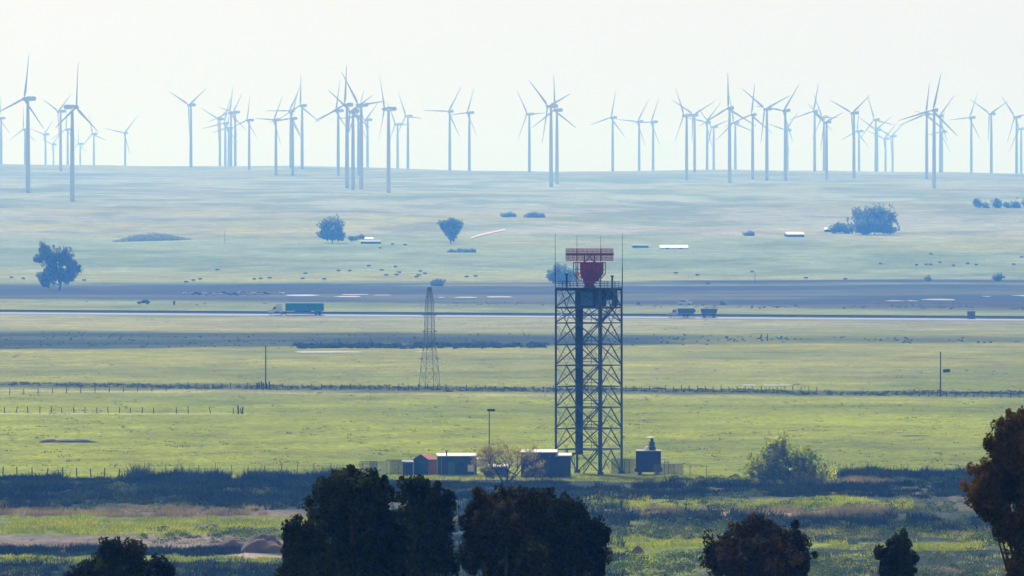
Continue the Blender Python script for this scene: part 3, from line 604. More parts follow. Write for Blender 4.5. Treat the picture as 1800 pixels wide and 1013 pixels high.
for a, b_ in (((-.8, 0, 3.6), (-.8, .1, 4.9)), ((.8, 0, 3.6), (.8, .1, 4.9)), ((-.8, 0, 3.7), (.3, .1, 4.8)), ((.8, 0, 3.7), (-.3, .1, 4.8)), ((-.8, -.3, 3.6), (.8, -.3, 3.6))): sp.bar(a, b_, .15)
sp.build('mast_frame', M['darkred'], ra)
sb = MB().box((.06, 0, 4.92), (7.15, .36, .34)).build('array_bar', M['darkred'], ra)
ar = MB()
for k in range(38):
    x = -3.5 + 7.0 * k / 37; ar.box((x, .3, 4.86), (.125, .06, 1.85))
for z in (3.95, 4.4, 5.35, 5.78): ar.box((0, .34, z), (7.05, .04, .045))
tag(ar.build('array_column', M['red'], sb), None, None, kind='stuff')

# ------------------------------------------------------------------ compound buildings
def shed_box(name, label, px0, px1, pyt, pyb, dep, m, roofm, rz=0, cat='shed', extra=0):
    d = G((px0 + px1) / 2, pyb)[1]; s = S(d); wd = (px1 - px0) * s; ht = (pyb - pyt) * s
    t = thing(name, label, cat, (ray((px0 + px1) / 2, 500)[0] * d, d + dep / 2, 0), rz)
    MB().box((0, 0, ht / 2 - .1), (wd, dep, ht + .1)).build('wall', m, t)
    nst = max(int(wd / .55), 3); st = MB()
    for k in range(nst + 1): st.box((-wd / 2 + wd * k / nst, -dep / 2 - .02, ht / 2), (.07, .05, ht - .1))
    st.build('siding_rib', m, t)
    MB().add([(-wd / 2 - .15, -dep / 2 - .2, ht - .02), (wd / 2 + .15, -dep / 2 - .2, ht - .02), (wd / 2 + .15, dep / 2 + .2, ht + .16), (-wd / 2 - .15, dep / 2 + .2, ht + .16),
              (-wd / 2 - .15, -dep / 2 - .2, ht + .12), (wd / 2 + .15, -dep / 2 - .2, ht + .12), (wd / 2 + .15, dep / 2 + .2, ht + .40), (-wd / 2 - .15, dep / 2 + .2, ht + .40)],
             [(3, 2, 1, 0), (4, 5, 6, 7), (0, 1, 5, 4), (1, 2, 6, 5), (2, 3, 7, 6), (3, 0, 4, 7)]).build('roof', roofm, t)
    return t, wd, ht, s
t, wd, ht, s = shed_box('equipment_shelter', 'big blue-grey shelter with bright white flat roof left of bare tree', 769, 836, 803, 838.5, 4.5, M['bluegrey'], M['roofw'], R(3), 'shelter')
MB().box((wd * .36, -2.3, ht * .42), (1.0, .06, 1.0)).build('wall_sign', M['white'], t)
MB().tube((-wd * .28, -1.8, ht), (-wd * .28, -1.8, ht + .75), .1, n=8).lathe([(.17, 0), (.17, .12), (.02, .2)], (-wd * .28, -1.8, ht + .75), 8).build('vent_pipe', M['darksteel'], t)
MB().box((-wd * .15, -2.31, ht * .38), (1.0, .08, 2.1)).build('door', M['teal'], t)
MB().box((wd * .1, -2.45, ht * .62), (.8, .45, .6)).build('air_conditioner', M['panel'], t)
MB().tube((-wd * .42, -2.36, .1), (-wd * .42, -2.36, ht - .1), .05, n=6).tube((wd * .44, -2.36, .1), (wd * .44, -2.36, ht - .1), .04, n=6).build('conduit', M['concrete'], t)
MB().box((0, -2.34, .12), (wd + .2, .16, .3)).build('plinth', M['concrete'], t)
# gabled shed
d = G(750, 838)[1]; s = S(d); t = thing('gabled_shed', 'small gabled shed with blue end wall and terracotta side', 'shed', (ray(747.5, 500)[0] * d, d + 1.8, 0), R(-34))
gw, gl, eh, rh = 2.6, 2.3, 2.35, 3.1
MB().add([(-gw / 2, -gl / 2, -.1), (gw / 2, -gl / 2, -.1), (gw / 2, -gl / 2, eh), (0, -gl / 2, rh), (-gw / 2, -gl / 2, eh)], [(0, 1, 2, 3, 4)]).build('gable_wall', M['bluegrey'], t)
MB().add([(gw / 2, -gl / 2, -.1), (gw / 2, gl / 2, -.1), (gw / 2, gl / 2, eh), (gw / 2, -gl / 2, eh), (-gw / 2, gl / 2, -.1), (-gw / 2, -gl / 2, -.1), (-gw / 2, -gl / 2, eh), (-gw / 2, gl / 2, eh), (0, gl / 2, rh)],
         [(0, 1, 2, 3), (4, 5, 6, 7), (1, 4, 7, 8, 2)]).build('side_wall', M['terracotta'], t)
for sx in (-1, 1):
    MB().add([(sx * (gw / 2 + .15), -gl / 2 - .1, eh - .05), (sx * (gw / 2 + .15), gl / 2 + .1, eh - .05), (0, gl / 2 + .1, rh + .03), (0, -gl / 2 - .1, rh + .03),
              (sx * (gw / 2 + .15), -gl / 2 - .1, eh + .05), (sx * (gw / 2 + .15), gl / 2 + .1, eh + .05), (0, gl / 2 + .1, rh + .13), (0, -gl / 2 - .1, rh + .13)],
             [(0, 1, 2, 3), (4, 5, 6, 7), (0, 1, 5, 4), (1, 2, 6, 5), (3, 0, 4, 7)]).build('roof', M['terracotta'], t)
MB().box((0, -gl / 2 - .03, .95), (1.0, .06, 1.95)).build('door', M['bluegrey'], t)
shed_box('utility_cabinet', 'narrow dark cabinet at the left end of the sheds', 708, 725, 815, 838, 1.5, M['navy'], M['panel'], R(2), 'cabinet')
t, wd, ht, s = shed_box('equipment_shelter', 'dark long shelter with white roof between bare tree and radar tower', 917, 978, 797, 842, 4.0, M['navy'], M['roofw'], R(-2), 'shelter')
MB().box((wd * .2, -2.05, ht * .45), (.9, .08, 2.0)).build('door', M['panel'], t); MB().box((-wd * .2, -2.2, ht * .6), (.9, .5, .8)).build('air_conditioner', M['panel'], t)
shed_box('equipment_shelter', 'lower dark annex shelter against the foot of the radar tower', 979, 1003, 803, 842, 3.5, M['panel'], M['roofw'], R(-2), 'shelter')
shed_box('generator_box', 'low teal box with white lid behind the bare tree', 860, 892, 822, 840, 2.0, M['bluegrey'], M['roofw'], 0, 'generator')
d = G(845, 835)[1] + 6; s = S(d); t = thing('propane_tank', 'white rounded tank showing beside the big blue-grey shelter', 'tank', (ray(843, 500)[0] * d, d, 0))
tb_ = MB(); tv = [(-1.4, .05), (-1.3, .45), (-1.0, .7), (1.0, .7), (1.3, .45), (1.4, .05)]
vv = [(x, r * math.cos(2 * math.pi * k / 12), 1.6 + r * math.sin(2 * math.pi * k / 12)) for x, r in tv for k in range(12)]
tb_.add(vv, [(i * 12 + k, i * 12 + (k + 1) % 12, (i + 1) * 12 + (k + 1) % 12, (i + 1) * 12 + k) for i in range(5) for k in range(12)]).build('vessel', M['white'], t, True)
MB().box((-.8, 0, .5), (.2, .9, 1.0)).box((.8, 0, .5), (.2, .9, 1.0)).build('saddle', M['concrete'], t)
# dark beacon hut on the right
d = G(1140, 836)[1]; s = S(d); t = thing('beacon_hut', 'dark square hut with white dome and mast on its roof right of tower', 'hut', (ray(1140.5, 500)[0] * d, d + 1.8, 0), R(-2))
hw = 43 * s; hh = 41 * s
MB().box((0, 0, hh / 2 + .25), (hw, 3.4, hh - .35)).build('wall', M['navy'], t)
for k in range(7): MB().box((-hw / 2 + hw * k / 6, -1.72, hh / 2 + .3), (.08, .06, hh - .5)).build('siding_rib', M['navy'], t)
MB().box((0, 0, .75), (hw + .5, 3.7, .5)).box((-hw * .35, 0, .25), (.5, 3, .5)).box((hw * .35, 0, .25), (.5, 3, .5)).build('skid_base', M['darksteel'], t)
MB().box((0, 0, hh + .13), (hw + .12, 3.55, .12)).build('roof', M['roofw'], t)
MB().lathe([(.36, 0), (.36, .15), (.30, .38), (.18, .52), (.03, .58)], (-.25, -.3, hh + .19), 12).build('dome', M['white'], t, True)
MB().lathe([(.55, 0), (.55, .5), (.42, .6), (.42, 1.2), (.25, 1.3), (.2, 1.75)], (.5, 0, hh + .19), 14).build('mast', M['bluegrey'], t)
MB().lathe([(.3, 0), (.75, .06), (.75, .16), (.1, .24)], (.3, 0, hh + 1.95), 14).build('mast_cap', M['white'], t)
# light pole
gp = G(860, 838); s = S(gp[1]); t = thing('light_pole', 'thin dark light pole with flat rectangular head behind bare tree', 'lamp post', gp); hp = (838 - 723) * s
MB().tube((0, 0, -.2), (0, 0, hp), .10, .07, 8).box((0, 0, .15), (.5, .5, .3)).build('pole', M['darksteel'], t); MB().box((.28, 0, hp + .05), (1.15, .5, .36)).build('lamp_head', M['darksteel'], t)

# ------------------------------------------------------------------ fences, poles
POST = MB().tube((0, 0, -.2), (0, 0, 1), .09, .08, 6).mesh('post', M['wood'])
def fence(label, pts, h, wires=3, lean=.05, cat='fence', wm='wood', r=1.0):
    g0 = G(*pts[0]); t = thing('post_fence', label, cat, g0); prev = None; wb = MB()
    for (px, py) in pts:
        g = np.array(G(px, py)) - g0; hh = h * rng.uniform(.85, 1.15); ax, ay = rng.normal() * lean, rng.normal() * lean
        o = ob('post', POST, t, tuple(g), (ax, ay, 0)); o.scale = (r, r, hh)
        if prev is not None:
            for k in range(wires): z = h * (.35 + .55 * k / max(wires - 1, 1)); wb.bar(prev + (0, 0, z), g + (0, 0, z), .022)
        prev = g
    if wires: wb.build('wire', M['rail'], t)
    return t
fence('short row of leaning wooden posts in the near left pasture', [(x, 726.5 + .003 * x) for x in (-34, -13, 8, 28, 49, 70, 90, 109, 130, 149, 170, 190, 210, 229, 250, 270, 310, 331, 370, 410)] + [(424, 728)], 1.25, 2, .09)
fence('faint wooden post fence just below the ditch on the left', [(x, 694 - .022 * (x - 17)) for x in range(-33, 310, 25)], 1.35, 2, .04)
fence('dark post and wire fence along the ditch left of the pole', [(x, 684 + .001 * x) for x in range(300, 462, 15)], 1.3, 3, .05)
fence('post and wire fence along the ditch from pole to tower', [(x, 684.5 + (x - 480) * .0085) for x in range(480, 985, 17)], 1.2, 3, .07)
fence('post and wire fence along the ditch right of the tower', [(x, 688.5 + (x - 1100) * .004) for x in range(1100, 1440, 14)], 1.25, 3, .05)
fence('post and wire fence along the ditch at the far right', [(x, 697.5 + (x - 1600) * .015) for x in range(1600, 1900, 16)], 1.3, 3, .04)
fence('wooden post fence above the dark reeds at the left edge', [(x, 837.5 + .006 * x) for x in (-20, 5, 30, 57, 83, 110, 135, 160, 184, 210, 235)], 1.25, 3, .06)
fence('thin post fence running behind the reeds toward the shelters', [(x, 838 - (x - 250) * .002) for x in range(262, 660, 29)], 1.7, 3, .02, r=.6)
fence('small dark wooden corral at the foot of the left utility pole', [(452, 684.6), (456, 685), (460, 684), (463, 685), (468, 684), (471, 685), (474, 684.3)], 1.6, 2, .1, 'corral', r=1.8)
fence('pair of dark posts standing alone beyond the tower on the right', [(1338, 601), (1349, 600)], 1.9, 0, .03, 'posts', r=1.6)
fence('lone end post with brace at the right end of the short post row', [(419, 728.2), (426, 728.4)], 1.6, 1, .12, 'posts', r=1.8)
def chain_fence(label, pts, h):
    g0 = np.array(G(*pts[0])); t = thing('chain_link_fence', label, 'fence', tuple(g0)); pr = None
    for px, py in pts:
        g = np.array(G(px, py)) - g0; o = ob('post', POST, t, tuple(g)); o.scale = (.45, .45, h)
        if pr is not None:
            dv = g - pr; L = np.linalg.norm(dv[:2]); a = math.atan2(dv[1], dv[0])
            MB().box((0, 0, h / 2), (L - .1, .02, h)).build('mesh_panel', M['link'], t); q = C.objects[-1] if False else t.children[-1]; q.location = tuple((g + pr) / 2); q.rotation_euler = (0, 0, a)
            MB().bar(tuple(pr + (0, 0, h)), tuple(g + (0, 0, h)), .04).build('top_rail', M['steel'], t)
        pr = g
chain_fence('chain-link fence at the left end of the compound', [(656, 838), (670, 838), (686, 838), (700, 838.3), (712, 838.5)], 2.2)
chain_fence('chain-link fence behind the shelters up to the tower', [(712, 834), (760, 833.8), (810, 833.6), (860, 833.5), (910, 833.4), (960, 833.2), (1010, 833)], 2.2)
chain_fence('chain-link fence around the dark hut on the right', [(1098, 833), (1115, 833.5), (1130, 834), (1160, 834), (1168, 835), (1175, 836)], 2.2)
chain_fence('thin fence leading right from the hut toward the bush', [(1175, 837), (1195, 838), (1213, 839), (1242, 840)], 1.8)
def util_pole(label, px, pyt, pyb, arm=False):
    g = G(px, pyb); s = S(g[1]); h = (pyb - pyt) * s; t = thing('utility_pole', label, 'utility pole', g)
    MB().tube((0, 0, -.4), (.02, 0, h), .17, .12, 8).build('pole', M['wood'], t)
    MB().box((0, -.15, h - .45), (.9, .12, .14), R(75)).box((0, -.15, h - .15), (.14, .14, .5)).build('cross_arm', M['wood'], t)
util_pole('slim wooden utility pole with dark corral at its foot, left pasture', 467, 608, 684)
util_pole('slim wooden utility pole standing in the right-hand pasture', 1653, 619, 698)
util_pole('tiny far pole on the hazy left slope', 395, 406, 428)
util_pole('tiny far pole above the marsh left of the dump truck', 1327, 480, 499)
blob_tree('bush', 'small dark bush right beside the right-hand utility pole', 1664, G(1664, 655)[1], [(1664, 652.5, 6, 2.5)], .22, 22, M['fartree'], puff=.3, cat='bush', trunk_r=.05)
# lattice pylon
gy = G(755, 680); s = S(gy[1]); t = thing('lattice_pylon', 'slender hazy lattice pylon left of the radar tower', 'pylon', gy)
def pw(z): return np.interp(z, [0, 5, 10, 19, 20.5, 21.5], [2.55, 2.05, 1.35, 1.0, .7, .5])
zl = [0, 4, 6.2, 8.4, 10.5, 12.4, 14.2, 16, 17.6, 19.2, 20.6, 21.5]
def pc(k, z): a = R(22 + 90 * k); r = pw(z) * 1.0; return np.array((r * math.cos(a), r * math.sin(a), z))
for k in range(4):
    lg = MB()
    for a, c in zip(zl[:-1], zl[1:]): lg.bar(pc(k, a), pc(k, c), .11)
    lg.build('leg', M['pylon'], t)
    for a, c in zip(zl[:-1], zl[1:]):
        MB().bar(pc(k, a), pc(k + 1, c), .055).bar(pc(k + 1, a), pc(k, c), .055).bar(pc(k, c), pc(k + 1, c), .055).build('brace', M['pylon'], t)
MB().box((0, 0, 21.9), (1.0, .9, .8)).box((0, 0, 20.3), (1.7, 1.5, .14)).build('top_platform', M['pylon'], t)
for z in (6.2, 12.4, 16):
    MB().bar((-pw(z) - .5, 0, z), (pw(z) + .5, 0, z), .12).bar((-pw(z) - .5, 0, z), (0, 0, z + .7), .06).bar((pw(z) + .5, 0, z), (0, 0, z + .7), .06).build('cross_arm', M['pylon'], t)

# ------------------------------------------------------------------ vehicles
WHEEL = MB(); 
_wv = [(r * math.cos(2 * math.pi * k / 12), y, r * math.sin(2 * math.pi * k / 12)) for y, r in ((-.14, .44), (-.14, .5), (.14, .5), (.14, .44)) for k in range(12)]
WHEEL.add(_wv, [(i * 12 + k, i * 12 + (k + 1) % 12, (i + 1) * 12 + (k + 1) % 12, (i + 1) * 12 + k) for i in range(3) for k in range(12)] + [tuple(range(11, -1, -1)), tuple(range(36, 48))])
WHEEL = WHEEL.mesh('wheel', M['rubber'])
def wheels(t, xs, y, r=1.0):
    for x in xs:
        for sy in (-1, 1): o = ob('wheel', WHEEL, t, (x, sy * y, .5 * r)); o.scale = (r,) * 3
dq = road_d(520) ; gx = ray(520, 500)[0] * dq; s = S(dq)
t = thing('semi_truck', 'white-cab lorry hauling a long teal box trailer left along the highway', 'truck', (gx, dq, .85), R(1.5))
cabp = [(-10.4, .55), (-10.4, 1.5), (-8.9, 1.75), (-8.4, 2.6), (-7.4, 3.6), (-5.2, 3.95), (-5.2, .7), (-9.6, .5)]
MB().prism(cabp, -1.2, 1.2).build('cab', M['car_w'], t); 
MB().prism([(-8.75, 1.85), (-8.3, 2.65), (-7.5, 2.65), (-7.5, 1.85)], -1.23, 1.23).build('cab_window', M['glass'], t)
MB().box((-7.0, 0, .7), (6.5, 1.0, .35)).tube((-8.0, -1.1, .6), (-6.2, -1.1, .6), .35, n=10).tube((-5.3, -1.0, 1), (-5.3, -1.0, 4.1), .09, n=6).build('chassis', M['darksteel'], t)
tr = MB().box((3.3, 0, 2.6), (14.4, 2.55, 2.9)).build('trailer', M['trailer'], t)
for k in range(13): MB().box((-3.9 + 14.4 * k / 12, -1.3, 2.6), (.1, .05, 2.9)).build('trailer_post', M['trailer'], tr)
for x, z, w_, h_ in ((1.2, 2.9, 1.1, .5), (2.6, 2.7, .7, .35), (4.6, 2.9, .5, .6), (5.4, 2.6, .9, .3)): MB().box((x, -1.34, z), (w_, .03, h_)).build('painted_mark', M['teal'], tr)
MB().box((8.3, 0, .85), (2.8, 1.2, .45)).box((-.5, -.9, .75), (.15, .15, 1.0)).box((-.5, .9, .75), (.15, .15, 1.0)).box((2.8, -1.15, 1.0), (6, .06, .6)).build('undercarriage', M['darksteel'], tr)
wheels(t, (-9.4, -5.2, -4.0, 7.6, 8.9), 1.05)
# dump truck with pup trailer
dq = road_d(1215); t = thing('dump_truck', 'pale-cab dump truck pulling a dark pup trailer on the highway', 'truck', (ray(1217, 500)[0] * dq, dq, .85), R(1.5))
MB().prism([(-9.0, .6), (-9.0, 1.4), (-7.6, 1.6), (-7.2, 2.7), (-5.6, 2.8), (-5.6, .6)], -1.2, 1.2).build('cab', M['car_s'], t)
MB().prism([(-7.45, 1.7), (-7.1, 2.5), (-6.2, 2.5), (-6.2, 1.7)], -1.23, 1.23).build('cab_window', M['glass'], t)
MB().prism([(-5.2, 1.1), (-5.4, 3.0), (.6, 3.0), (1.3, 2.0), (.3, 1.1)], -1.25, 1.25).build('dump_body', M['dump'], t)
MB().prism([(3.4, 1.1), (3.0, 2.9), (9.2, 2.9), (8.8, 1.1)], -1.25, 1.25).build('trailer', M['dump'], t)
MB().box((-3.5, 0, .85), (9, 1, .35)).box((6.0, 0, .85), (5.4, 1, .35)).bar((.5, 0, .8), (3.6, 0, .8), .2).build('chassis', M['darksteel'], t)
wheels(t, (-8.0, -3.0, -1.8, 4.4, 7.8), 1.05)
def car_meshes(m):
    body = MB().prism([(-2.25, .35), (-2.3, .8), (-1.5, .95), (1.9, 1.0), (2.25, .9), (2.25, .35)], -.88, .88).prism([(-1.0, .94), (-.35, 1.5), (1.2, 1.55), (1.95, .98)], -.76, .76).mesh('body', m)
    win = MB().prism([(-.75, 1.0), (-.3, 1.42), (1.12, 1.46), (1.6, 1.02)], -.78, .78).add([(-1.02, -.7, .98), (-1.02, .7, .98), (-.40, .66, 1.47), (-.40, -.66, 1.47)], [(0, 1, 2, 3)]).mesh('windows', M['glass'])
    return body, win
CARS = {k: car_meshes(M[k]) for k in ('car_w', 'car_d', 'car_s')}
def car(label, px, py, kind, rz, group=None, sc=1.0):
    g = G(px, py); t = thing('parked_car', label, 'car', g, rz, group); t.scale = (sc,) * 3
    ob('body', CARS[kind][0], t); ob('windows', CARS[kind][1], t); wheels(t, (-1.4, 1.4), .78, .64)
nm = {'car_w': 'white', 'car_d': 'dark', 'car_s': 'silver'}
yard = [(329, 518, 'car_w'), (345, 519, 'car_d'), (355, 518, 'car_w'), (368, 520, 'car_s'), (383, 519, 'car_w'), (396, 518, 'car_d'), (411, 520, 'car_d'), (427, 518, 'car_s'), (441, 518, 'car_w'), (455, 519, 'car_s'), (466, 518, 'car_d'), (489, 518, 'car_w')]
for k, (px, py, kd) in enumerate(yard): car(f'{nm[kd]} car parked at the marsh edge left of the lorry, {ordinal(k + 1)} from left', px, py, kd, rng.uniform(-.6, .6) + (math.pi if k % 3 else 0), 'cars parked at the marsh edge')
car('dark estate car standing alone on the grass at far left', 252, 535, 'car_d', R(8), sc=1.25)
car('white van-like car behind the dump truck', 1204, 536, 'car_w', R(170), sc=1.3)
gq = G(1707, 563); s = S(gq[1]); t = thing('roadside_hut', 'small brown boxy hut standing beside the highway at right', 'hut', gq)
MB().box((0, 0, 1.5), (2.8, 2.5, 3.1)).build('wall', M['rust'], t); MB().box((0, 0, 3.15), (3.1, 2.9, .18)).build('roof', M['rust'], t); MB().box((.4, -1.28, 1.0), (.8, .06, 1.9)).build('door', M['wood'], t)
gq = G(306, 536); t = thing('marker_post', 'short purplish marker post on the grass left of the lorry', 'post', gq)
MB().box((0, 0, .7), (.9, .5, 1.6)).box((0, 0, 1.55), (1.1, .6, .15)).build('body', M['rust'], t)
# far farm buildings
def barn(label, px0, px1, pyt, pyb, dep, wm, rm, rise=.5, rz=0):
    g = G((px0 + px1) / 2, pyb); s = S(g[1]); L = (px1 - px0) * s; h = max((pyb - pyt) * s, 2.5); e = h * (1 - rise)
    t = thing('barn', label, 'barn', (g[0], g[1] + dep / 2, g[2]), rz)
    MB().box((0, 0, e / 2 - 1), (L, dep, e + 2)).build('wall', wm, t)
    MB().add([(-L / 2 - .4, -dep / 2 - .4, e), (L / 2 + .4, -dep / 2 - .4, e), (L / 2 + .4, 0, h), (-L / 2 - .4, 0, h), (-L / 2 - .4, dep / 2 + .4, e), (L / 2 + .4, dep / 2 + .4, e)], [(0, 1, 2, 3), (3, 2, 5, 4), (0, 3, 4), (1, 5, 2)]).build('roof', rm, t)
    for k in range(2): MB().box((-L / 4 + k * L / 2, -dep / 2 - .08, e * .4), (L / 8, .1, e * .8)).build('door', M['wood'], t)
barn('low blue-grey barn beside the hazy upright tree', 634, 669, 422, 429, 14, M['bluegrey'], M['bluegrey'], .45)
barn('tiny white-roofed outbuilding behind the low blue-grey barn', 637, 655, 418, 424, 10, M['bluegrey'], M['roofw'], .5)
barn('barn with shining white roof left of the big spreading tree', 1382, 1412, 408, 417, 22, M['panel'], M['roofw'], .5, R(4))
barn('long low white-roofed shed on the middle right slope', 1161, 1209, 431, 438, 26, M['white'], M['roofw'], .7)
barn('small white-roofed building left of the low hazy tree', 1450, 1464, 400, 408, 12, M['panel'], M['roofw'], .5)
barn('low grey shed left of the long white-roofed shed', 1112, 1140, 431, 436, 12, M['bluegrey'], M['bluegrey'], .4)
# ------------------------------------------------------------------ cattle
cw = MB(); st = [(-1.15, 1.25, .12, .14), (-1.05, 1.18, .28, .30), (-.6, 1.08, .34, .40), (0, 1.02, .38, .43), (.55, 1.05, .34, .42), (.85, 1.15, .24, .34), (1.15, 1.15, .15, .22), (1.4, 1.0, .12, .17), (1.62, .82, .09, .12)]
cv = [(x, ry * math.cos(2 * math.pi * k / 8), z + rz_ * math.sin(2 * math.pi * k / 8)) for x, z, ry, rz_ in st for k in range(8)]
cw.add(cv, [(i * 8 + k, i * 8 + (k + 1) % 8, (i + 1) * 8 + (k + 1) % 8, (i + 1) * 8 + k) for i in range(len(st) - 1) for k in range(8)] + [tuple(range(8)), tuple(range(len(cv) - 1, len(cv) - 9, -1))])
for sy in (-1, 1):
    cw.tube((.6, sy * .2, .9), (.62, sy * .2, .45), .13, .07, 6); cw.tube((.62, sy * .2, .45), (.6, sy * .2, 0), .07, .06, 6)
    cw.tube((-.85, sy * .2, 1.05), (-.75, sy * .22, .62), .19, .10, 6); cw.tube((-.75, sy * .22, .62), (-.9, sy * .22, .42), .10, .07, 6); cw.tube((-.9, sy * .22, .42), (-.86, sy * .22, 0), .065, .06, 6)
    cw.tube((1.3, sy * .1, 1.14), (1.26, sy * .3, 1.16), .05, .03, 4)
cw.tube((-1.15, 0, 1.32), (-1.24, 0, .6), .04, .03, 4)
COW = cw.mesh('cow', M['cow'])
cows = [(447, 492), (458, 491), (474, 490), (537, 482), (532, 491), (595, 477), (615, 477), (648, 468.5), (671, 476), (695, 470), (679, 485), (697, 484), (702, 480), (739, 478), (747, 482), (736, 485), (732, 488), (820, 487.5), (836, 486.7), (570, 492),
        (41, 491), (148, 494), (20, 489), (327, 497), (340, 494), (352, 492), (382, 475.5), (1548, 464.5), (1628, 466), (1636, 466), (1652, 462), (1611, 467), (1676, 468), (1701, 464.5), (1716, 466.5), (1782, 466), (1636, 447.6), (1796, 453), (1188, 481.5), (1226, 485), (1322, 479), (1417, 490), (1486, 492), (1244, 500), (690, 430), (668, 437), (712, 431)]
for k, (px, py) in enumerate(sorted(cows)):
    o = ob('cow', COW, None, G(px, py + 1.5), (0, 0, rng.choice([0, math.pi]) + rng.uniform(-.7, .7))); o.scale = (.9,) * 3
    tag(o, f'tiny dark cow grazing the far pasture, {ordinal(k + 1)} cow from the left', 'cow', 'cattle on the far pasture')

# ------------------------------------------------------------------ low vegetation (uncountable)
def spots(n_, px0, px1, pyf0, pyf1, ragged=4, seed=1, gap=.40):
    px = rng.uniform(px0, px1, n_); t_ = rng.uniform(0, 1, n_)
    a = pyf0(px) if callable(pyf0) else pyf0; b_ = pyf1(px) if callable(pyf1) else pyf1
    py = a + (b_ - a) * t_ + (vnoise(px / 22, t_ * 3, seed) - .5) * ragged * 2 + (vnoise(px / 110, t_ * 0 + seed, seed + 3) - .5) * ragged * 3.2
    V_ = -(py - CYP) / FPX; yy = CA + SA * V_; zz = (-SA + CA * V_) / yy; d = -CZ / zz; x = (px - CXP) / FPX / yy * d
    keep = vnoise(px / 45 + seed * 3.1, py / 7.0, seed + 9) * .6 + vnoise(px / 14, py / 3.0 + seed, seed + 4) * .4 > gap
    return np.stack([x, d, np.zeros(n_)], -1)[keep]
def tufts(base, h, nb, spread, wd):
    n_ = len(base); hs_ = h[0] + (h[1] - h[0]) * rng.uniform(0, 1, (n_, 1)) ** 1.5
    clump = .55 + .9 * vnoise(base[:, 0] / 2.5, base[:, 1] / 3.5, 77)[:, None]; hs_ = hs_ * clump * (.55 + .9 * vnoise(base[:, 0] / 5 + 7, base[:, 1] / 9, 78)[:, None])
    B = np.repeat(base, nb, 0) + rng.normal(size=(n_ * nb, 3)) * (spread, spread, 0); hh = np.repeat(hs_, nb, 0)[:, 0] * rng.uniform(.5, 1.1, n_ * nb)
    a = rng.uniform(0, math.pi, n_ * nb); dx = np.stack([np.cos(a) * wd, np.sin(a) * wd, np.zeros_like(a)], -1) * rng.uniform(.6, 1.4, (n_ * nb, 1))
    tip = B + np.stack([rng.normal(size=n_ * nb) * .42 * hh, rng.normal(size=n_ * nb) * .42 * hh, hh], -1)
    return np.stack([B - dx, B + dx, tip], 1).reshape(-1, 3)
def bushes(base, r, nl, leaf):
    out = []; n_ = len(base); rr = rng.uniform(r[0], r[1], (n_, 1)); B = np.repeat(base, nl, 0); q = np.repeat(rr, nl, 0)
    v = rng.normal(size=(n_ * nl, 3)); v /= np.linalg.norm(v, axis=1, keepdims=True); v[:, 2] = np.abs(v[:, 2])
    return B + v * q * rng.uniform(.5, 1, (n_ * nl, 1)) * (1.3, 1.0, .85)
def stuff_tris(name, label, parts, m):
    V = np.concatenate(parts); tag(ob(name, np_mesh(name, V, np.arange(len(V)).reshape(-1, 3), m)), label, name.replace('_', ' '), kind='stuff')
def stuff_leaf(name, label, parts, sizes, m):
    V = np.concatenate(parts); sz = np.concatenate([np.full(len(p), s_) for p, s_ in zip(parts, sizes)]) * rng.uniform(.6, 1.3, len(V))
    tag(ob(name, leaf_mesh(name, V, sz, m, .3)), label, name.replace('_', ' '), kind='stuff')
L0, L1, R0, R1 = -300, 600, 1040, 2100
stuff_tris('reed_bed', 'dark tall reeds in the bands before the compound', [
    tufts(spots(9000, L0, 660, 846, 893, 4, 1), (.5, 1.35), 12, .4, .06),
    tufts(spots(1300, 230, 600, 842, 850, 3, 2), (.9, 2.0), 14, .5, .055),
    tufts(spots(700, L0, 290, 843, 850, 3, 3), (.5, 1.1), 12, .45, .055),
    tufts(spots(4200, 600, 1240, 848, 878, 3, 4), (.35, .9), 12, .4, .06),
    tufts(spots(4200, 1180, R1, 853, 872, 3, 5), (.45, 1.15), 12, .4, .06),
    tufts(spots(1500, 1440, R1, 832, 842, 3, 6), (.6, 1.5), 14, .5, .055),
    tufts(spots(2500, 1540, R1, 842, 856, 3, 7), (.45, 1.15), 12, .4, .06),
    tufts(spots(4000, R0, R1, 908, 930, 4, 8), (.5, 1.3), 9, .3, .06),
    tufts(spots(2400, L0, 420, 965, 978, 3, 9), (.4, .9), 9, .3, .05),
    tufts(spots(2600, L0, 560, 994, 1030, 4, 10), (.5, 1.1), 9, .3, .05),
    tufts(spots(5000, 560, R0 + 60, 880, 1030, 6, 11), (.4, 1.2), 8, .35, .06)], M['reed'])
stuff_leaf('green_scrub', 'low green scrub bushes scattered over the near ground', [
    bushes(spots(600, R0, R1, 924, 952, 5, 20), (.4, 1.4), 60, .13), bushes(spots(700, R0, R1, 966, 1030, 6, 21, .47), (.5, 1.7), 90, .11),
    bushes(spots(230, R0, R1, 880, 898, 5, 22), (.5, 1.3), 55, .14), bushes(spots(900, L0, 660, 856, 896, 6, 23), (.3, 1.0), 45, .14),
    bushes(spots(120, 250, 520, 928, 950, 4, 24), (.4, .9), 55, .12), bushes(spots(260, L0, 560, 985, 1030, 6, 25), (.4, .9), 55, .11),
    bushes(spots(200, 560, R0, 960, 1030, 6, 26), (.5, 1.2), 55, .12), bushes(spots(90, 1180, 1360, 840, 850, 3, 27), (.4, .8), 45, .13), bushes(spots(220, 1400, R1, 838, 858, 3, 28), (.4, .9), 45, .13), bushes(spots(420, 1080, R1, 850, 876, 4, 29), (.3, .9), 45, .13), bushes(spots(300, R0, R1, 905, 930, 4, 61), (.3, 1.0), 45, .13)],
    [.16, .14, .16, .16, .14, .13, .14, .15, .15, .15, .15], M['scrub'])
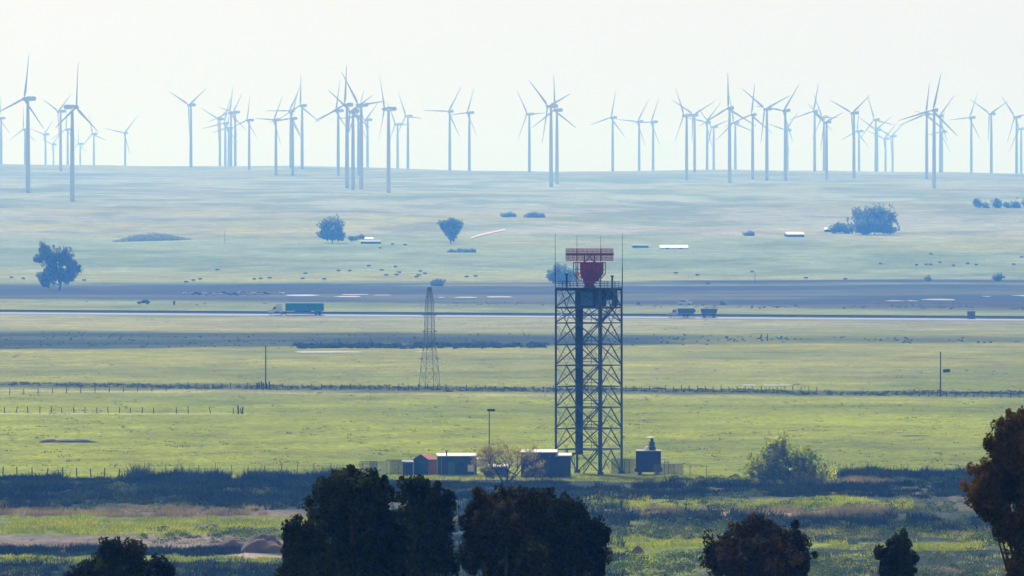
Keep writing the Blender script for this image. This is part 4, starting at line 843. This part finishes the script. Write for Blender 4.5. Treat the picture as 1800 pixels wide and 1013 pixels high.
stuff_tris('bright_grass', 'bright yellow-green grass strips on the near ground', [
    tufts(spots(9000, L0, 540, 911, 940, 4, 30), (.2, .55), 7, .3, .05), tufts(spots(2500, L0, 560, 981, 990, 2, 31), (.2, .5), 7, .25, .05),
    tufts(spots(5500, R0, 1600, 877, 895, 3, 32), (.2, .6), 7, .3, .05), tufts(spots(3800, R0, R1, 954, 966, 3, 33), (.2, .5), 7, .25, .05),
    tufts(spots(2200, 660, 1260, 838, 846, 2, 34), (.15, .4), 7, .3, .05), tufts(spots(1500, 1150, 1340, 838, 850, 2, 35), (.2, .5), 7, .3, .05),
    tufts(spots(2500, R0, R1, 935, 953, 4, 36), (.2, .6), 7, .3, .05), tufts(spots(4500, R0, R1, 967, 1030, 5, 37, .5), (.15, .5), 7, .3, .045)], M['bright'])
stuff_tris('dry_grass', 'tan dry grass strips on the near ground', [
    tufts(spots(4500, L0, 480, 896, 908, 2, 40), (.3, .8), 7, .3, .05), tufts(spots(4500, R0 + 40, 1560, 897, 907, 2, 41), (.4, .9), 7, .3, .05), tufts(spots(900, 1450, 1570, 842, 850, 2, 42), (.3, .7), 7, .3, .05),
    tufts(spots(1500, R0, R1, 930, 945, 3, 43), (.3, .8), 6, .3, .05), tufts(spots(800, R0, R1, 995, 1010, 3, 44), (.2, .4), 6, .3, .04), tufts(spots(1200, L0, 460, 945, 962, 3, 45), (.1, .3), 6, .3, .05)], M['dry'])
stuff_tris('pasture_tufts', 'darker grass tufts dotted over the open pasture', [
    tufts(spots(5200, -400, 2200, 625, 832, 6, 70, .52), (.12, .34), 7, .5, .10), tufts(spots(2500, -400, 2200, 740, 834, 5, 71, .5), (.08, .22), 6, .5, .08)], M['tuft'])
dl_ = lambda q: 676 + .0095 * q
stuff_leaf('ditch_scrub', 'line of low dark scrub along the ditch across the pasture', [bushes(spots(2600, -500, 2300, lambda q: dl_(q) - 2, lambda q: dl_(q) + 4, 1.5, 50, .3), (.15, .6), 14, .2)], [.16], M['fartree'])
stuff_leaf('marsh_scrub', 'dark low scrub of the wet strips in the middle distance', [
    bushes(spots(500, -500, 1250, 588, 612, 3, 51), (.1, .3), 10, .2), bushes(spots(420, 520, 960, 605, 612, 1, 52), (.5, 1.2), 22, .3), bushes(spots(300, 1150, 2300, 592, 602, 2, 53, .5), (.1, .45), 12, .2),
    bushes(spots(2600, -500, 2300, 502, 534, 3, 54), (.2, .8), 10, .4), bushes(spots(420, 1060, 2300, 539, 544, 2, 55, .45), (.15, .6), 12, .3), bushes(spots(160, -500, 2300, 560, 582, 3, 56), (.1, .3), 10, .2)],
    [.32, .45, .35, .42, .4, .2], M['fartree'])
# berm on the left slope: thicket standing in for a grass bank's shadow
pts = []
for q in rng.uniform(0, 1, 520):
    px = 205 + 128 * q; hgt = math.sin(math.pi * q ** .8) ** 1.3
    g = G(px, 425 - 4 * q + rng.uniform(-1, 1)); k = 14
    pts.append(np.array(g) + rng.normal(size=(k, 3)) * (1.4, 3, .2) + np.stack([np.zeros(k), np.zeros(k), rng.uniform(0, 1, k) * 4.6 * hgt * (.6 + .7 * float(vnoise(q * 26, 3, 5)))], -1))
stuff_leaf('leafage', 'long low dark thicket standing in for the grass bank shadow on the hazy left slope', pts, [.6] * len(pts), M['farpale'])
# dirt mounds and the dark rut
def mound(label, px, py, wpx, hpx, m, seed, dep=.8):
    g = G(px, py); s = S(g[1]); rw, hh = wpx * s / 2, hpx * s; N = 30
    u, v = np.meshgrid(np.linspace(-1, 1, N), np.linspace(-1, 1, N)); r = np.sqrt(u * u + v * v)
    r = r * (1 + .35 * (vnoise(u * 1.7 + 9, v * 1.7 + 9, seed) - .5))
    z = hh * np.clip(1 - r ** 2.6, -.08, 1) ** 1.0 * (.62 + .75 * (fbm(u * 2.2 + 5, v * 2.2 + 5, seed + 1) )) + hh * .12 * (vnoise(u * 9 + 20, v * 9 + 20, seed + 2) - .5) * (r < .97)
    z = np.where(r < 1, z, -.1)
    idx = np.arange(N * N).reshape(N, N); F = np.stack([idx[:-1, :-1], idx[:-1, 1:], idx[1:, 1:], idx[1:, :-1]], -1).reshape(-1, 4)
    tag(ob('dirt_mound', np_mesh('dirt_mound', np.stack([u * rw, v * rw * dep, z], -1).reshape(-1, 3), F, m, True), None, g), label, 'dirt mound')
mound('larger brown dirt mound beside the tall rounded pine', 462, 973, 84, 27, M['dirt'], 3)
mound('smaller dark dirt mound left of the larger brown mound', 410, 962, 54, 13, M['dirt'], 8)
mound('long low dark earth bank in the near left pasture', 125, 778, 100, 5, M['wood'], 12, .25)
mound('short low earth bank with paler dirt for puddle glints in the near left pasture', 88, 779, 44, 5.5, M['dirt'], 15, .3)  # paler dirt in place of water glints at the rut's left end
mound('thin dark earth bank in the right-hand pasture', 1612, 768, 56, 2, M['wood'], 17, .2)
# boulder
mound('small reddish earth lump in the grass left of the reddish tree', 1122, 974, 26, 12, M['dirt'], 22)
# dirt road climbing the far slope
V = []; F = []
for k in range(13):
    q = k / 12; px = 828 + 60 * q; py = 421 - 15 * q ** .8 ; g = G(px, py); g2 = G(px, py - 2.6)
    V += [(g[0], g[1], g[2] + .4), (g2[0], g2[1], g2[2] + .4)]
    if k: F.append((2 * k - 2, 2 * k, 2 * k + 1, 2 * k - 1))
tag(ob('path', np_mesh('path', np.array(V), np.array(F), mat('pale_gravel', (.55, .47, .38), .9, .15, .02))), 'pale dirt road climbing the far slope', None, kind='structure')

# ------------------------------------------------------------------ haze: one closed box of even, bluish air
hb = MB().box((0, 10800, 119.5), (16400, 22600, 241)).mesh('haze', None)
hm = bpy.data.materials.new('haze_air'); hm.use_nodes = True; n = hm.node_tree.nodes; n.remove(n['Principled BSDF'])
pv = n.new('ShaderNodeVolumePrincipled'); pv.inputs['Color'].default_value = (.085, .325, 1.0, 1); pv.inputs['Absorption Color'].default_value = (1, 1, 1, 1)
pv.inputs['Density'].default_value = 1.38e-4; pv.inputs['Anisotropy'].default_value = .22
hm.node_tree.links.new(pv.outputs[0], n['Material Output'].inputs['Volume'])
hb.materials.append(hm); tag(ob('haze', hb), 'thin blue haze filling the whole valley', 'haze', kind='stuff')
